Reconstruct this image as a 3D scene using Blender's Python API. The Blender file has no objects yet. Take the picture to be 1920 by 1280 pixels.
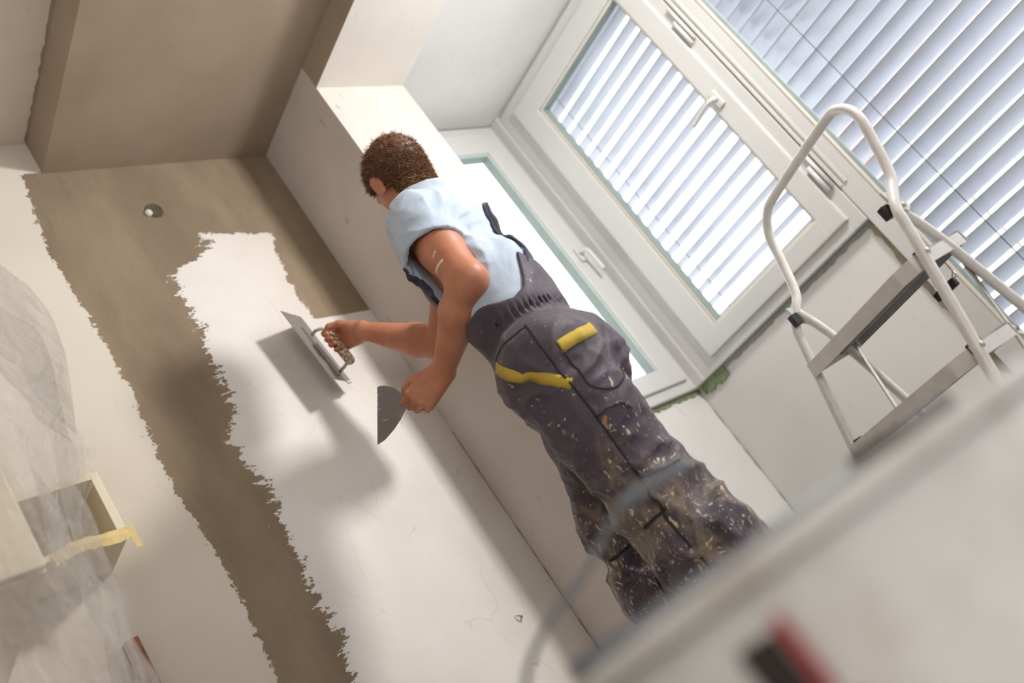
import bpy, bmesh, math, random
import numpy as np
from mathutils import Vector, Matrix

# ------------------------------------------------------------------ camera, world, lights, exposure
scn = bpy.context.scene
col = scn.collection
CAM = Vector((0.0, 0.0, 0.25))
cd = bpy.data.cameras.new('camera')
cam = bpy.data.objects.new('camera', cd)
col.objects.link(cam)
cd.sensor_width = 36.0
cd.lens = 34.302
cd.clip_start = 0.02
CR = ((0.68838754, -0.46545929, -0.55630049), (-0.20347264, 0.61223609, -0.76404572), (0.69621942, 0.63915148, 0.32674746))
m3 = Matrix((CR[0], [-v for v in CR[1]], [-v for v in CR[2]])).transposed()
cam.matrix_world = Matrix.Translation(CAM) @ m3.to_4x4()
cd.dof.use_dof = True
cd.dof.focus_distance = 2.45
cd.dof.aperture_fstop = 1.9
scn.camera = cam
scn.view_settings.view_transform = 'Standard'
scn.view_settings.look = 'None'
scn.view_settings.gamma = 1.0
scn.view_settings.use_curve_mapping = False
scn.view_settings.exposure = 0.42
cy = scn.cycles
cy.max_bounces = 5
cy.diffuse_bounces = 3
cy.adaptive_threshold = 0.05
cy.glossy_bounces = 2
cy.transmission_bounces = 2
cy.transparent_max_bounces = 12
cy.caustics_reflective = False
cy.caustics_refractive = False

w = bpy.data.worlds.new('overcast_sky')
scn.world = w
w.use_nodes = True
bg = w.node_tree.nodes['Background']
bg.inputs['Color'].default_value = (0.955, 0.975, 1.0, 1)
bg.inputs['Strength'].default_value = 2.5


def area_light(name, loc, target, sx, sy, power, colour):
    ld = bpy.data.lights.new(name, 'AREA')
    ld.shape = 'RECTANGLE'
    ld.size = sx
    ld.size_y = sy
    ld.energy = power
    ld.color = colour
    o = bpy.data.objects.new(name, ld)
    col.objects.link(o)
    o.location = loc
    o.rotation_euler = (Vector(target) - Vector(loc)).to_track_quat('-Z', 'Y').to_euler()
    return o


# work lamp standing in the window bay, out of frame to the right of the photographer
area_light('work_lamp', (2.55, 0.3, 1.95), (1.5, 2.3, 1.3), 0.22, 0.22, 24, (1.0, 0.965, 0.925))
# broad fill light added behind the photographer; the rear wall has no window
area_light('rear_fill_light', (-0.4, -2.05, 1.5), (0.9, 2.3, 1.2), 2.2, 1.5, 26, (1.0, 0.985, 0.97))
area_light('side_window_daylight', (3.04, -0.35, 1.3), (0.6, 0.6, 1.0), 1.2, 1.9, 9, (0.95, 0.97, 1.0))

# ------------------------------------------------------------------ materials
MATS = {}


def new_mat(name):
    m = bpy.data.materials.new(name)
    m.use_nodes = True
    MATS[name] = m
    nt = m.node_tree
    return m, nt, nt.nodes['Principled BSDF']


def srgb(r, g, b):
    def f(c):
        c /= 255.0
        return c / 12.92 if c <= 0.04045 else ((c + 0.055) / 1.055) ** 2.4
    return (f(r), f(g), f(b), 1.0)


def N(nt, kind, **kw):
    n = nt.nodes.new(kind)
    for k, v in kw.items():
        setattr(n, k, v)
    return n


def noise(nt, vec, scale, detail=4, rough=0.55, dist=0.0):
    n = N(nt, 'ShaderNodeTexNoise')
    n.inputs['Scale'].default_value = scale
    n.inputs['Detail'].default_value = detail
    n.inputs['Roughness'].default_value = rough
    n.inputs['Distortion'].default_value = dist
    if vec is not None:
        nt.links.new(vec, n.inputs['Vector'])
    return n.outputs['Fac']


def ramp(nt, fac, stops):
    r = N(nt, 'ShaderNodeValToRGB')
    els = r.color_ramp.elements
    while len(els) < len(stops):
        els.new(0.5)
    for e, (p, c) in zip(els, stops):
        e.position = p
        e.color = c if len(c) == 4 else (*c, 1)
    nt.links.new(fac, r.inputs['Fac'])
    return r.outputs['Color']


def math_(nt, op, a, b=None, clamp=False):
    n = N(nt, 'ShaderNodeMath', operation=op)
    n.use_clamp = clamp
    for i, v in enumerate((a, b)):
        if v is None:
            continue
        if isinstance(v, (int, float)):
            n.inputs[i].default_value = v
        else:
            nt.links.new(v, n.inputs[i])
    return n.outputs[0]


def mix(nt, fac, a, b):
    n = N(nt, 'ShaderNodeMix', data_type='RGBA')
    for i, v in ((0, fac), (6, a), (7, b)):
        if isinstance(v, (int, float)):
            n.inputs[i].default_value = v
        elif isinstance(v, tuple):
            n.inputs[i].default_value = v
        else:
            nt.links.new(v, n.inputs[i])
    return n.outputs[2]


def smooth(nt, v, lo, hi):
    n = N(nt, 'ShaderNodeMapRange', interpolation_type='SMOOTHSTEP')
    nt.links.new(v, n.inputs['Value'])
    n.inputs['From Min'].default_value = lo
    n.inputs['From Max'].default_value = hi
    return n.outputs['Result']


def mapping(nt, vec, scale=(1, 1, 1), loc=(0, 0, 0), rot=(0, 0, 0)):
    n = N(nt, 'ShaderNodeMapping')
    n.inputs['Scale'].default_value = scale
    n.inputs['Location'].default_value = loc
    n.inputs['Rotation'].default_value = rot
    nt.links.new(vec, n.inputs['Vector'])
    return n.outputs['Vector']


def objco(nt):
    return N(nt, 'ShaderNodeTexCoord').outputs['Object']


def bump(nt, bs, height, strength=0.3, dist=0.005):
    b = N(nt, 'ShaderNodeBump')
    b.inputs['Strength'].default_value = strength
    b.inputs['Distance'].default_value = dist
    nt.links.new(height, b.inputs['Height'])
    nt.links.new(b.outputs['Normal'], bs.inputs['Normal'])


def plain(name, colour, rough=0.5, metal=0.0, var=0.06, nscale=14.0, bumps=0.0, spec=0.5):
    m, nt, bs = new_mat(name)
    co = objco(nt)
    f = noise(nt, co, nscale, 5)
    c = colour
    lo = tuple(x * (1 - var) for x in c[:3]) + (1,)
    hi = tuple(min(1, x * (1 + var)) for x in c[:3]) + (1,)
    nt.links.new(ramp(nt, f, [(0.3, lo), (0.7, hi)]), bs.inputs['Base Color'])
    bs.inputs['Roughness'].default_value = rough
    bs.inputs['Metallic'].default_value = metal
    bs.inputs['Specular IOR Level'].default_value = spec
    if bumps:
        bump(nt, bs, noise(nt, co, nscale * 4, 4), bumps, 0.003)
    return m


def plaster_white(name, colour, dirt, scale=1.0, bumpk=0.12, dirtk=0.4):
    """skimmed plaster: broad tonal drift, scuffs, fine trowel relief"""
    m, nt, bs = new_mat(name)
    co = objco(nt)
    base = mix(nt, smooth(nt, noise(nt, co, 1.7 * scale, 3), 0.3, 0.75), colour, tuple(x * 0.9 for x in colour[:3]) + (1,))
    st = noise(nt, mapping(nt, co, (3, 3, 1.2)), 5.0 * scale, 7, 0.65)
    base = mix(nt, math_(nt, 'MULTIPLY', smooth(nt, st, 0.62, 0.74), dirtk), base, dirt)
    spots = noise(nt, co, 38 * scale, 3, 0.5)
    base = mix(nt, math_(nt, 'MULTIPLY', smooth(nt, spots, 0.72, 0.78), 0.5), base, dirt)
    nt.links.new(base, bs.inputs['Base Color'])
    bs.inputs['Roughness'].default_value = 0.7
    bs.inputs['Specular IOR Level'].default_value = 0.25
    h = math_(nt, 'ADD', noise(nt, mapping(nt, co, (6, 6, 1.5)), 7, 6), math_(nt, 'MULTIPLY', noise(nt, co, 90, 3), 0.25))
    bump(nt, bs, h, bumpk, 0.004)
    return m


def base_coat(name, colour, dark):
    m, nt, bs = new_mat(name)
    co = objco(nt)
    a = noise(nt, mapping(nt, co, (1.2, 1.2, 0.7)), 2.0, 5, 0.5)
    c = mix(nt, smooth(nt, a, 0.3, 0.75), dark, colour)
    s = noise(nt, mapping(nt, co, (26, 26, 3)), 2.5, 5, 0.7)
    c = mix(nt, math_(nt, 'MULTIPLY', smooth(nt, s, 0.66, 0.76), 0.45), c, tuple(x * 0.55 for x in dark[:3]) + (1,))
    nt.links.new(c, bs.inputs['Base Color'])
    bs.inputs['Roughness'].default_value = 0.85
    bs.inputs['Specular IOR Level'].default_value = 0.2
    bump(nt, bs, noise(nt, co, 120, 4), 0.2, 0.002)
    return m


BROWN = srgb(150, 133, 112)
BROWN_D = srgb(134, 118, 99)
M_brown = base_coat('base_coat_plaster', srgb(182, 165, 147), srgb(166, 149, 131))
M_white = plaster_white('white_skim_plaster', srgb(232, 227, 220), srgb(178, 172, 160))
M_grey = plaster_white('grey_white_skim', srgb(218, 210, 203), srgb(140, 140, 140), 1.5, 0.2, 0.65)
M_bay = plaster_white('bay_paint', srgb(228, 226, 224), srgb(190, 190, 190), 1.0, 0.05)
M_ceil = plaster_white('old_ceiling_paint', srgb(240, 228, 217), srgb(176, 162, 138), 2.0)
M_floor = base_coat('screed_floor', srgb(206, 200, 193), srgb(180, 174, 167))
M_pvc = plain('white_pvc', srgb(208, 208, 206), 0.28, 0, 0.015, 4)
M_pvc2 = plain('ivory_gasket', srgb(226, 218, 204), 0.45, 0, 0.03, 8)
M_rubber = plain('grey_seal', srgb(140, 152, 147), 0.6, 0, 0.08, 10)
M_teal_seal = plain('pale_teal_seal', srgb(194, 213, 210), 0.5, 0, 0.05, 8)
M_hole = plain('broken_hole', srgb(96, 88, 74), 0.95, 0, 0.3, 60, 0.9)
M_foam = plain('green_grey_foam', srgb(128, 142, 104), 0.9, 0, 0.25, 30, 0.6)
M_gap = plain('raw_gap', srgb(150, 140, 116), 0.9, 0, 0.2, 24, 0.5)
def mat_slat():
    """thin pale slats that let some daylight through"""
    m, nt, bs = new_mat('pale_slat')
    c = mix(nt, noise(nt, objco(nt), 3, 3), srgb(228, 230, 240), srgb(236, 237, 245))
    nt.links.new(c, bs.inputs['Base Color'])
    bs.inputs['Roughness'].default_value = 0.4
    tl = N(nt, 'ShaderNodeBsdfTranslucent')
    nt.links.new(c, tl.inputs['Color'])
    mx = N(nt, 'ShaderNodeMixShader')
    mx.inputs[0].default_value = 0.44
    nt.links.new(bs.outputs[0], mx.inputs[1])
    nt.links.new(tl.outputs[0], mx.inputs[2])
    nt.links.new(mx.outputs[0], nt.nodes['Material Output'].inputs['Surface'])
    return m


M_slat = mat_slat()
M_cord = plain('grey_cord', srgb(108, 114, 126), 0.7)
M_alu = plain('ladder_paint', srgb(222, 219, 215), 0.42, 0.1, 0.08, 26, 0.12)
M_alu_d = plain('ladder_step_metal', srgb(176, 177, 178), 0.45, 0.3, 0.1, 30, 0.1)
M_steel = plain('bare_steel', srgb(196, 190, 180), 0.32, 0.85, 0.1, 30)
M_black = plain('black_plastic', srgb(34, 32, 34), 0.5, 0, 0.15, 20)
M_cream = plain('cream_laminate', srgb(240, 228, 204), 0.45, 0, 0.03, 5)
M_wood = plain('brown_timber', srgb(150, 92, 58), 0.55, 0, 0.3, 22, 0.3)
M_tape = plain('masking_tape', srgb(238, 214, 150), 0.6, 0, 0.08, 40, 0.3)
M_wire = plain('grey_wire', srgb(122, 128, 136), 0.45, 0.5, 0.08, 20)
M_red = plain('red_print', srgb(178, 34, 36), 0.5, 0, 0.1, 20)
M_dark = plain('dark_print', srgb(52, 44, 44), 0.55, 0, 0.12, 20)


def mat_glass():
    m, nt, bs = new_mat('window_glass')
    out = nt.nodes['Material Output']
    tr = N(nt, 'ShaderNodeBsdfTransparent')
    tr.inputs['Color'].default_value = (0.965, 0.985, 0.98, 1)
    gl = N(nt, 'ShaderNodeBsdfGlossy')
    gl.inputs['Roughness'].default_value = 0.02
    lw = N(nt, 'ShaderNodeLayerWeight')
    lw.inputs['Blend'].default_value = 0.5
    fr = math_(nt, 'ADD', math_(nt, 'MULTIPLY', math_(nt, 'POWER', lw.outputs['Facing'], 5.0), 0.9), 0.03, True)
    mx = N(nt, 'ShaderNodeMixShader')
    nt.links.new(fr, mx.inputs[0])
    nt.links.new(tr.outputs[0], mx.inputs[1])
    nt.links.new(gl.outputs[0], mx.inputs[2])
    nt.links.new(mx.outputs[0], out.inputs['Surface'])
    return m


M_glass = mat_glass()


def mat_film():
    m, nt, bs = new_mat('clear_plastic_film')
    out = nt.nodes['Material Output']
    co = objco(nt)
    tr = N(nt, 'ShaderNodeBsdfTransparent')
    tr.inputs['Color'].default_value = (0.98, 0.975, 0.965, 1)
    bs.inputs['Base Color'].default_value = (0.86, 0.84, 0.82, 1)
    bs.inputs['Roughness'].default_value = 0.16
    bs.inputs['Specular IOR Level'].default_value = 0.9
    h = math_(nt, 'ADD', noise(nt, mapping(nt, co, (9, 9, 3)), 3, 5, 0.6, 1.5), math_(nt, 'MULTIPLY', noise(nt, co, 30, 3, 0.5, 2.0), 0.4))
    bump(nt, bs, h, 0.9, 0.03)
    f = noise(nt, mapping(nt, co, (5, 5, 1.2)), 4, 6, 0.65, 1.2)
    lw = N(nt, 'ShaderNodeLayerWeight')
    lw.inputs['Blend'].default_value = 0.35
    fac = math_(nt, 'ADD', math_(nt, 'MULTIPLY', smooth(nt, f, 0.45, 0.8), 0.34), math_(nt, 'MULTIPLY', lw.outputs['Facing'], 0.25))
    fac = math_(nt, 'ADD', fac, 0.1, True)
    mx = N(nt, 'ShaderNodeMixShader')
    nt.links.new(fac, mx.inputs[0])
    nt.links.new(tr.outputs[0], mx.inputs[1])
    nt.links.new(bs.outputs[0], mx.inputs[2])
    nt.links.new(mx.outputs[0], out.inputs['Surface'])
    return m


M_film = mat_film()


def float_curve(nt, val, pts):
    """piecewise curve y(x) with both axes already in 0..1"""
    n = N(nt, 'ShaderNodeFloatCurve')
    c = n.mapping.curves[0]
    n.mapping.use_clip = False
    c.points[0].location = pts[0]
    c.points[1].location = pts[-1]
    for p in pts[1:-1]:
        c.points.new(*p)
    for p in c.points:
        p.handle_type = 'VECTOR'
    n.mapping.update()
    nt.links.new(val, n.inputs['Value'])
    return n.outputs[0]


def mat_back_wall():
    """brown base coat with the old white coat on its left and the fresh white skim trowelled over it"""
    m, nt, bs = new_mat('half_plastered_wall')
    co = objco(nt)
    sep = N(nt, 'ShaderNodeSeparateXYZ')
    nt.links.new(co, sep.inputs[0])
    X, Z = sep.outputs['X'], sep.outputs['Z']
    zn = math_(nt, 'DIVIDE', Z, 2.6)
    left = [(0.3, 1.09), (0.707, 1.099), (0.78, 1.102), (0.883, 1.112), (1.008, 1.117), (1.141, 1.115), (1.265, 1.1), (1.386, 1.104), (1.509, 1.115), (1.636, 1.126), (1.772, 1.124), (1.892, 1.121), (1.996, 1.111), (2.122, 1.108), (2.314, 1.128), (2.446, 1.155), (2.5, 1.16)]
    right = [(0.3, 1.27), (0.619, 1.272), (0.731, 1.299), (0.813, 1.298), (0.925, 1.305), (1.025, 1.311), (1.125, 1.325), (1.197, 1.348), (1.272, 1.32), (1.35, 1.31), (1.413, 1.318), (1.461, 1.378), (1.58, 1.378), (1.678, 1.393), (1.798, 1.417), (1.885, 1.415), (2.0, 1.435), (2.03, 1.52), (2.06, 1.585), (2.14, 1.6), (2.5, 1.6)]
    pright = [(0.3, 2.4), (1.67, 2.4), (1.69, 2.3), (1.70, 1.80), (1.8, 1.784), (1.987, 1.806), (2.086, 1.845), (2.5, 1.845)]

    def cv(pts):
        return math_(nt, 'MULTIPLY', float_curve(nt, zn, [(z / 2.6, (x - 0.5) / 2.0) for z, x in pts]), 2.0)
    xr = math_(nt, 'SUBTRACT', X, 0.5)
    # dragged, ragged edges: mostly horizontal tearing plus crumbs
    tear = noise(nt, mapping(nt, co, (9, 9, 26)), 1.0, 8, 0.68, 0.7)
    tear2 = noise(nt, mapping(nt, co, (22, 22, 75), (3, 0, 1)), 1.0, 5, 0.6, 0.5)
    crumb = noise(nt, co, 60, 5, 0.68)
    n1 = math_(nt, 'MULTIPLY', math_(nt, 'SUBTRACT', tear, 0.5), 0.16)
    n1b = math_(nt, 'MULTIPLY', math_(nt, 'SUBTRACT', tear2, 0.5), 0.10)
    n2 = math_(nt, 'MULTIPLY', math_(nt, 'SUBTRACT', crumb, 0.5), 0.085)
    rag = math_(nt, 'ADD', math_(nt, 'ADD', n1, n1b), n2)
    wob = math_(nt, 'MULTIPLY', math_(nt, 'SUBTRACT', noise(nt, co, 14, 4), 0.5), 0.03)
    small = math_(nt, 'ADD', wob, math_(nt, 'MULTIPLY', n2, 0.75))
    mL = smooth(nt, math_(nt, 'SUBTRACT', math_(nt, 'ADD', xr, small), cv(left)), -0.0015, 0.0015)   # 1 right of the old coat
    mR = smooth(nt, math_(nt, 'SUBTRACT', math_(nt, 'ADD', xr, rag), cv(right)), -0.0015, 0.0015)    # 1 right of patch's left edge
    mP = smooth(nt, math_(nt, 'SUBTRACT', cv(pright), math_(nt, 'ADD', xr, small)), -0.002, 0.002)   # 1 left of patch's right edge
    ztop = math_(nt, 'ADD', math_(nt, 'MULTIPLY', X, -0.173), 2.405)
    mT = smooth(nt, math_(nt, 'SUBTRACT', math_(nt, 'ADD', ztop, math_(nt, 'MULTIPLY', small, 0.6)), Z), -0.002, 0.002)
    strip = math_(nt, 'MULTIPLY', mP, math_(nt, 'MULTIPLY', mR, mT))
    patch = strip
    old = math_(nt, 'SUBTRACT', 1.0, mL, True)
    ztopL = smooth(nt, Z, 2.452, 2.458)
    # colours
    a = noise(nt, mapping(nt, co, (2.2, 2.2, 0.8)), 2.6, 7, 0.62)
    cb = mix(nt, smooth(nt, a, 0.3, 0.72), BROWN_D, srgb(158, 141, 118))
    st = noise(nt, mapping(nt, co, (30, 30, 2.5), (0, 0, 0), (0, 0.12, 0)), 2.2, 5, 0.7)
    cb = mix(nt, math_(nt, 'MULTIPLY', smooth(nt, st, 0.62, 0.76), 0.5), cb, srgb(86, 75, 62))
    cb = mix(nt, math_(nt, 'MULTIPLY', smooth(nt, noise(nt, co, 75, 4, 0.7), 0.66, 0.8), 0.4), cb, srgb(92, 82, 70))
    cw = mix(nt, smooth(nt, noise(nt, co, 2.0, 4), 0.3, 0.75), srgb(238, 234, 229), srgb(228, 220, 213))
    cw = mix(nt, math_(nt, 'MULTIPLY', smooth(nt, noise(nt, mapping(nt, co, (1, 1, 6)), 9, 6, 0.6), 0.62, 0.78), 0.25), cw, srgb(192, 186, 178))
    co_ = mix(nt, smooth(nt, noise(nt, co, 1.6, 3), 0.3, 0.7), srgb(234, 226, 214), srgb(224, 214, 201))
    # crumbs of brown left on the old coat close to its edge
    edge = math_(nt, 'SUBTRACT', cv(left), xr)
    near = smooth(nt, edge, 0.10, 0.0)
    crumbs = math_(nt, 'MULTIPLY', smooth(nt, noise(nt, co, 85, 3, 0.6), 0.69, 0.72), near)
    co_ = mix(nt, math_(nt, 'MULTIPLY', crumbs, 0.9), co_, BROWN)
    white = math_(nt, 'MAXIMUM', patch, math_(nt, 'MAXIMUM', old, ztopL))
    c = mix(nt, patch, mix(nt, math_(nt, 'MAXIMUM', old, ztopL), cb, co_), cw)
    # hairline cracks in the fresh skim
    vor = N(nt, 'ShaderNodeTexVoronoi', feature='DISTANCE_TO_EDGE')
    vor.inputs['Scale'].default_value = 3.2
    dv = N(nt, 'ShaderNodeVectorMath', operation='ADD')
    nz = N(nt, 'ShaderNodeTexNoise')
    nz.inputs['Scale'].default_value = 9
    nt.links.new(co, nz.inputs['Vector'])
    sc = N(nt, 'ShaderNodeVectorMath', operation='SCALE')
    sc.inputs['Scale'].default_value = 0.12
    nt.links.new(nz.outputs['Color'], sc.inputs[0])
    nt.links.new(mapping(nt, co, (2.0, 2.0, 0.8)), dv.inputs[0])
    nt.links.new(sc.outputs[0], dv.inputs[1])
    nt.links.new(dv.outputs[0], vor.inputs['Vector'])
    crack = math_(nt, 'MULTIPLY', math_(nt, 'MULTIPLY', smooth(nt, vor.outputs['Distance'], 0.006, 0.0), patch), smooth(nt, noise(nt, co, 5, 2), 0.5, 0.6))
    c = mix(nt, math_(nt, 'MULTIPLY', crack, 0.45), c, srgb(168, 158, 148))
    nt.links.new(c, bs.inputs['Base Color'])
    rg = N(nt, 'ShaderNodeMapRange')
    rg.inputs['To Min'].default_value = 0.82
    rg.inputs['To Max'].default_value = 0.46
    nt.links.new(patch, rg.inputs['Value'])
    nt.links.new(rg.outputs[0], bs.inputs['Roughness'])
    bs.inputs['Specular IOR Level'].default_value = 0.35
    tro = noise(nt, mapping(nt, co, (60, 60, 5), (0, 0, 0), (0, 0.1, 0)), 1.6, 4, 0.6)
    h = math_(nt, 'ADD', math_(nt, 'MULTIPLY', white, 1.0), math_(nt, 'MULTIPLY', tro, 0.28))
    h = math_(nt, 'ADD', h, math_(nt, 'MULTIPLY', noise(nt, co, 5, 4), 0.8))
    bump(nt, bs, h, 0.5, 0.003)
    return m


M_bwall = mat_back_wall()

# ------------------------------------------------------------------ mesh helpers


class MB:
    """collects shapes; build() links them as one mesh object"""

    def __init__(self):
        self.bm = bmesh.new()

    def box(self, lo, hi, bev=0.0, mat=None):
        v = [self.bm.verts.new((x, y, z)) for x in (lo[0], hi[0]) for y in (lo[1], hi[1]) for z in (lo[2], hi[2])]
        fs = [self.bm.faces.new([v[i] for i in q]) for q in ((0, 1, 3, 2), (4, 6, 7, 5), (0, 4, 5, 1), (2, 3, 7, 6), (0, 2, 6, 4), (1, 5, 7, 3))]
        if bev:
            es = list({e for f in fs for e in f.edges})
            bmesh.ops.bevel(self.bm, geom=es, offset=bev, segments=2, profile=0.6, affect='EDGES')
        return self

    def obox(self, c, ax, half, bev=0.0):
        """oriented box: ax = three unit vectors"""
        c = Vector(c)
        a = [Vector(k) for k in ax]
        v = [self.bm.verts.new(c + a[0] * half[0] * sx + a[1] * half[1] * sy + a[2] * half[2] * sz) for sx in (-1, 1) for sy in (-1, 1) for sz in (-1, 1)]
        fs = [self.bm.faces.new([v[i] for i in q]) for q in ((0, 1, 3, 2), (4, 6, 7, 5), (0, 4, 5, 1), (2, 3, 7, 6), (0, 2, 6, 4), (1, 5, 7, 3))]
        if bev:
            es = list({e for f in fs for e in f.edges})
            bmesh.ops.bevel(self.bm, geom=es, offset=bev, segments=2, profile=0.6, affect='EDGES')
        return self

    def tube(self, pts, r, seg=14, caps=True, flat=None):
        """swept tube; r number or list; flat=(vector, factor) squashes the section"""
        pts = [Vector(p) for p in pts]
        n = len(pts)
        rr = r if isinstance(r, (list, tuple)) else [r] * n
        tan = []
        for i in range(n):
            t = pts[min(i + 1, n - 1)] - pts[max(i - 1, 0)]
            tan.append(t.normalized())
        up = Vector((0, 0, 1)) if abs(tan[0].z) < 0.9 else Vector((1, 0, 0))
        u = tan[0].cross(up).normalized()
        rings = []
        for i in range(n):
            u = (u - tan[i] * u.dot(tan[i])).normalized()
            v = tan[i].cross(u)
            ring = []
            for k in range(seg):
                a = 2 * math.pi * k / seg
                o = (u * math.cos(a) + v * math.sin(a)) * rr[i]
                if flat:
                    fw = Vector(flat[0])
                    o = o - fw * o.dot(fw) * (1 - flat[1])
                ring.append(self.bm.verts.new(pts[i] + o))
            rings.append(ring)
        for a, b in zip(rings, rings[1:]):
            for k in range(seg):
                self.bm.faces.new((a[k], a[(k + 1) % seg], b[(k + 1) % seg], b[k]))
        if caps:
            self.bm.faces.new(rings[0][::-1])
            self.bm.faces.new(rings[-1])
        return self

    def prism(self, poly, thick):
        """closed 3D polygon extruded by the vector thick"""
        t = Vector(thick)
        a = [self.bm.verts.new(Vector(p) - t / 2) for p in poly]
        b = [self.bm.verts.new(Vector(p) + t / 2) for p in poly]
        n = len(a)
        self.bm.faces.new(a[::-1])
        self.bm.faces.new(b)
        for i in range(n):
            self.bm.faces.new((a[i], a[(i + 1) % n], b[(i + 1) % n], b[i]))
        return self

    def lathe(self, prof, c, seg=48, axis=None):
        c = Vector(c)
        rings = []
        for r, z in prof:
            rings.append([self.bm.verts.new(c + Vector((r * math.cos(2 * math.pi * k / seg), r * math.sin(2 * math.pi * k / seg), z))) for k in range(seg)])
        for a, b in zip(rings, rings[1:]):
            for k in range(seg):
                self.bm.faces.new((a[k], a[(k + 1) % seg], b[(k + 1) % seg], b[k]))
        return self

    def grid(self, P):
        v = [[self.bm.verts.new(p) for p in row] for row in P]
        for i in range(len(v) - 1):
            for j in range(len(v[0]) - 1):
                self.bm.faces.new((v[i][j], v[i][j + 1], v[i + 1][j + 1], v[i + 1][j]))
        return self

    def build(self, name, mat, parent=None, smooth_=False, recalc=True):
        if recalc:
            bmesh.ops.recalc_face_normals(self.bm, faces=self.bm.faces)
        me = bpy.data.meshes.new(name)
        self.bm.to_mesh(me)
        self.bm.free()
        return link(name, me, mat, parent, smooth_)


def link(name, me, mat, parent=None, smooth_=False):
    if mat is not None and len(me.materials) == 0:
        me.materials.append(mat)
    if smooth_:
        me.polygons.foreach_set('use_smooth', [True] * len(me.polygons))
    o = bpy.data.objects.new(name, me)
    col.objects.link(o)
    if parent:
        o.parent = parent
        o.matrix_parent_inverse = Matrix.Translation(parent.location).inverted()
    return o


def tag(o, label, cat, group=None):
    o['label'] = label
    o['category'] = cat
    if group:
        o['group'] = group
    return o


def empty(name, loc):
    o = bpy.data.objects.new(name, None)
    o.empty_display_size = 0.1
    o.location = loc
    col.objects.link(o)
    return o


def structure(o, label=None):
    o['kind'] = 'structure'
    if label:
        o['label'] = label
    return o


def thing(name, loc, label, cat, group=None):
    return tag(empty(name, loc), label, cat, group)


def bez(pts, n=8):
    """Catmull-Rom through pts"""
    P = [Vector(p) for p in pts]
    P = [P[0] * 2 - P[1]] + P + [P[-1] * 2 - P[-2]]
    out = []
    for i in range(1, len(P) - 2):
        for k in range(n):
            t = k / n
            a, b, c, d = P[i - 1], P[i], P[i + 1], P[i + 2]
            out.append(0.5 * ((2 * b) + (c - a) * t + (2 * a - 5 * b + 4 * c - d) * t * t + (3 * b - a - 3 * c + d) * t ** 3))
    out.append(P[-2])
    return out

# ------------------------------------------------------------------ the room shell
YB, X0, X1, Y1 = 2.297, 2.015, 2.398, 1.892
ZS, ZC, ZL, ZBAY = 2.45, 2.58, 2.351, 2.417
XB, YBAY = 3.10, 2.195

structure(MB().box((-1.7, -2.3, -0.1), (3.4, 2.5, 0.0)).build('floor', M_floor), 'bare grey screed floor')
structure(MB().box((-1.7, YB, 0.0), (X0 + 0.02, YB + 0.2, ZC)).build('wall_back', M_bwall), 'wall half covered with fresh white plaster over brown base coat')
structure(MB().box((-1.9, -2.3, 0.0), (-1.7, 2.5, ZC)).build('wall_left', M_white), 'white plastered side wall')
structure(MB().box((-1.9, -2.5, 0.0), (3.4, -2.3, ZC)).build('wall_rear', M_white), 'white wall behind the photographer')
structure(MB().box((-1.9, -2.5, ZC), (3.4, 2.5, ZC + 0.1)).build('ceiling', M_ceil), 'old stained off-white ceiling')

# return of the outer wall beside the bay opening; its side is skimmed grey-white
structure(MB().box((X0, Y1, 0.0), (X1, YB + 0.2, ZS + 0.002)).build('wall_right', M_grey), 'narrow wall return with scuffed white plaster next to the window bay')
structure(MB().box((X0, -2.3, 0.0), (X1, -1.35, ZL)).build('wall_right_end', M_white), 'wall return on the far side of the window bay')

# lintel: brown inner face, white underside
b = MB().box((X0 + 0.001, -2.3, ZL), (X1, Y1 + 0.03, ZC))
lo = b.build('trim_1', M_brown)
structure(lo, 'lintel beam over the bay opening, brown inside and white below')
lo.data.materials.append(M_white)
for p in lo.data.polygons:
    if p.normal.z < -0.5 or p.normal.x > 0.5:
        p.material_index = 1

# dropped brown ceiling box
structure(MB().box((1.212, -2.3, ZS), (X0 + 0.004, YB + 0.01, ZC)).build('trim_2', M_brown), 'dropped ceiling box coated with brown plaster')
# ragged lip of old white paint along the ceiling box
rng = random.Random(4)
poly = []
yy = -0.6
while yy < 2.29:
    poly.append((1.2125 - 0.004 - rng.random() * 0.007, yy, ZC - 0.001))
    yy += 0.012 + rng.random() * 0.03
poly += [(1.2125, 2.297, ZC - 0.001), (1.2125, -0.6, ZC - 0.001)]
bl = MB().prism(poly, (0, 0, 0.006)).build('plaster_lip', M_brown, bpy.data.objects['trim_2'])

# bay shell
structure(MB().box((XB + 0.03, 1.232, 0.0), (XB + 0.16, YBAY + 0.2, 0.951)).build('wall_bay_front', M_bay), 'white wall below the window with the open handle')
structure(MB().box((X1 - 0.002, YBAY + 0.03, 0.0), (XB + 0.03, YBAY + 0.16, 0.951)).build('wall_bay_side', M_bay), 'white wall below the narrow window')
structure(MB().box((X1 - 0.001, -2.3, ZBAY), (XB + 0.2, YBAY + 0.2, ZC + 0.05)).build('ceiling_bay', M_bay), 'white ceiling of the window bay')
structure(MB().box((X1 - 0.001, -1.55, 0.0), (XB + 0.2, -1.35, ZBAY)).build('wall_bay_end', M_bay), 'far end wall of the window bay')
# foam and raw strips round the frames
wf = bpy.data.objects['wall_bay_front']
ws = bpy.data.objects['wall_bay_side']
rng = random.Random(9)


def ragged_strip(p0, p1, wdir, w0, w1, thick, seed, n=46):
    r = random.Random(seed)
    p0, p1, wd = Vector(p0), Vector(p1), Vector(wdir)
    a = [p0 + (p1 - p0) * (i / n) for i in range(n + 1)]
    low = [q + wd * (w0 + (w1 - w0) * r.random()) for q in a]
    return MB().prism(a + low[::-1], thick)


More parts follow.
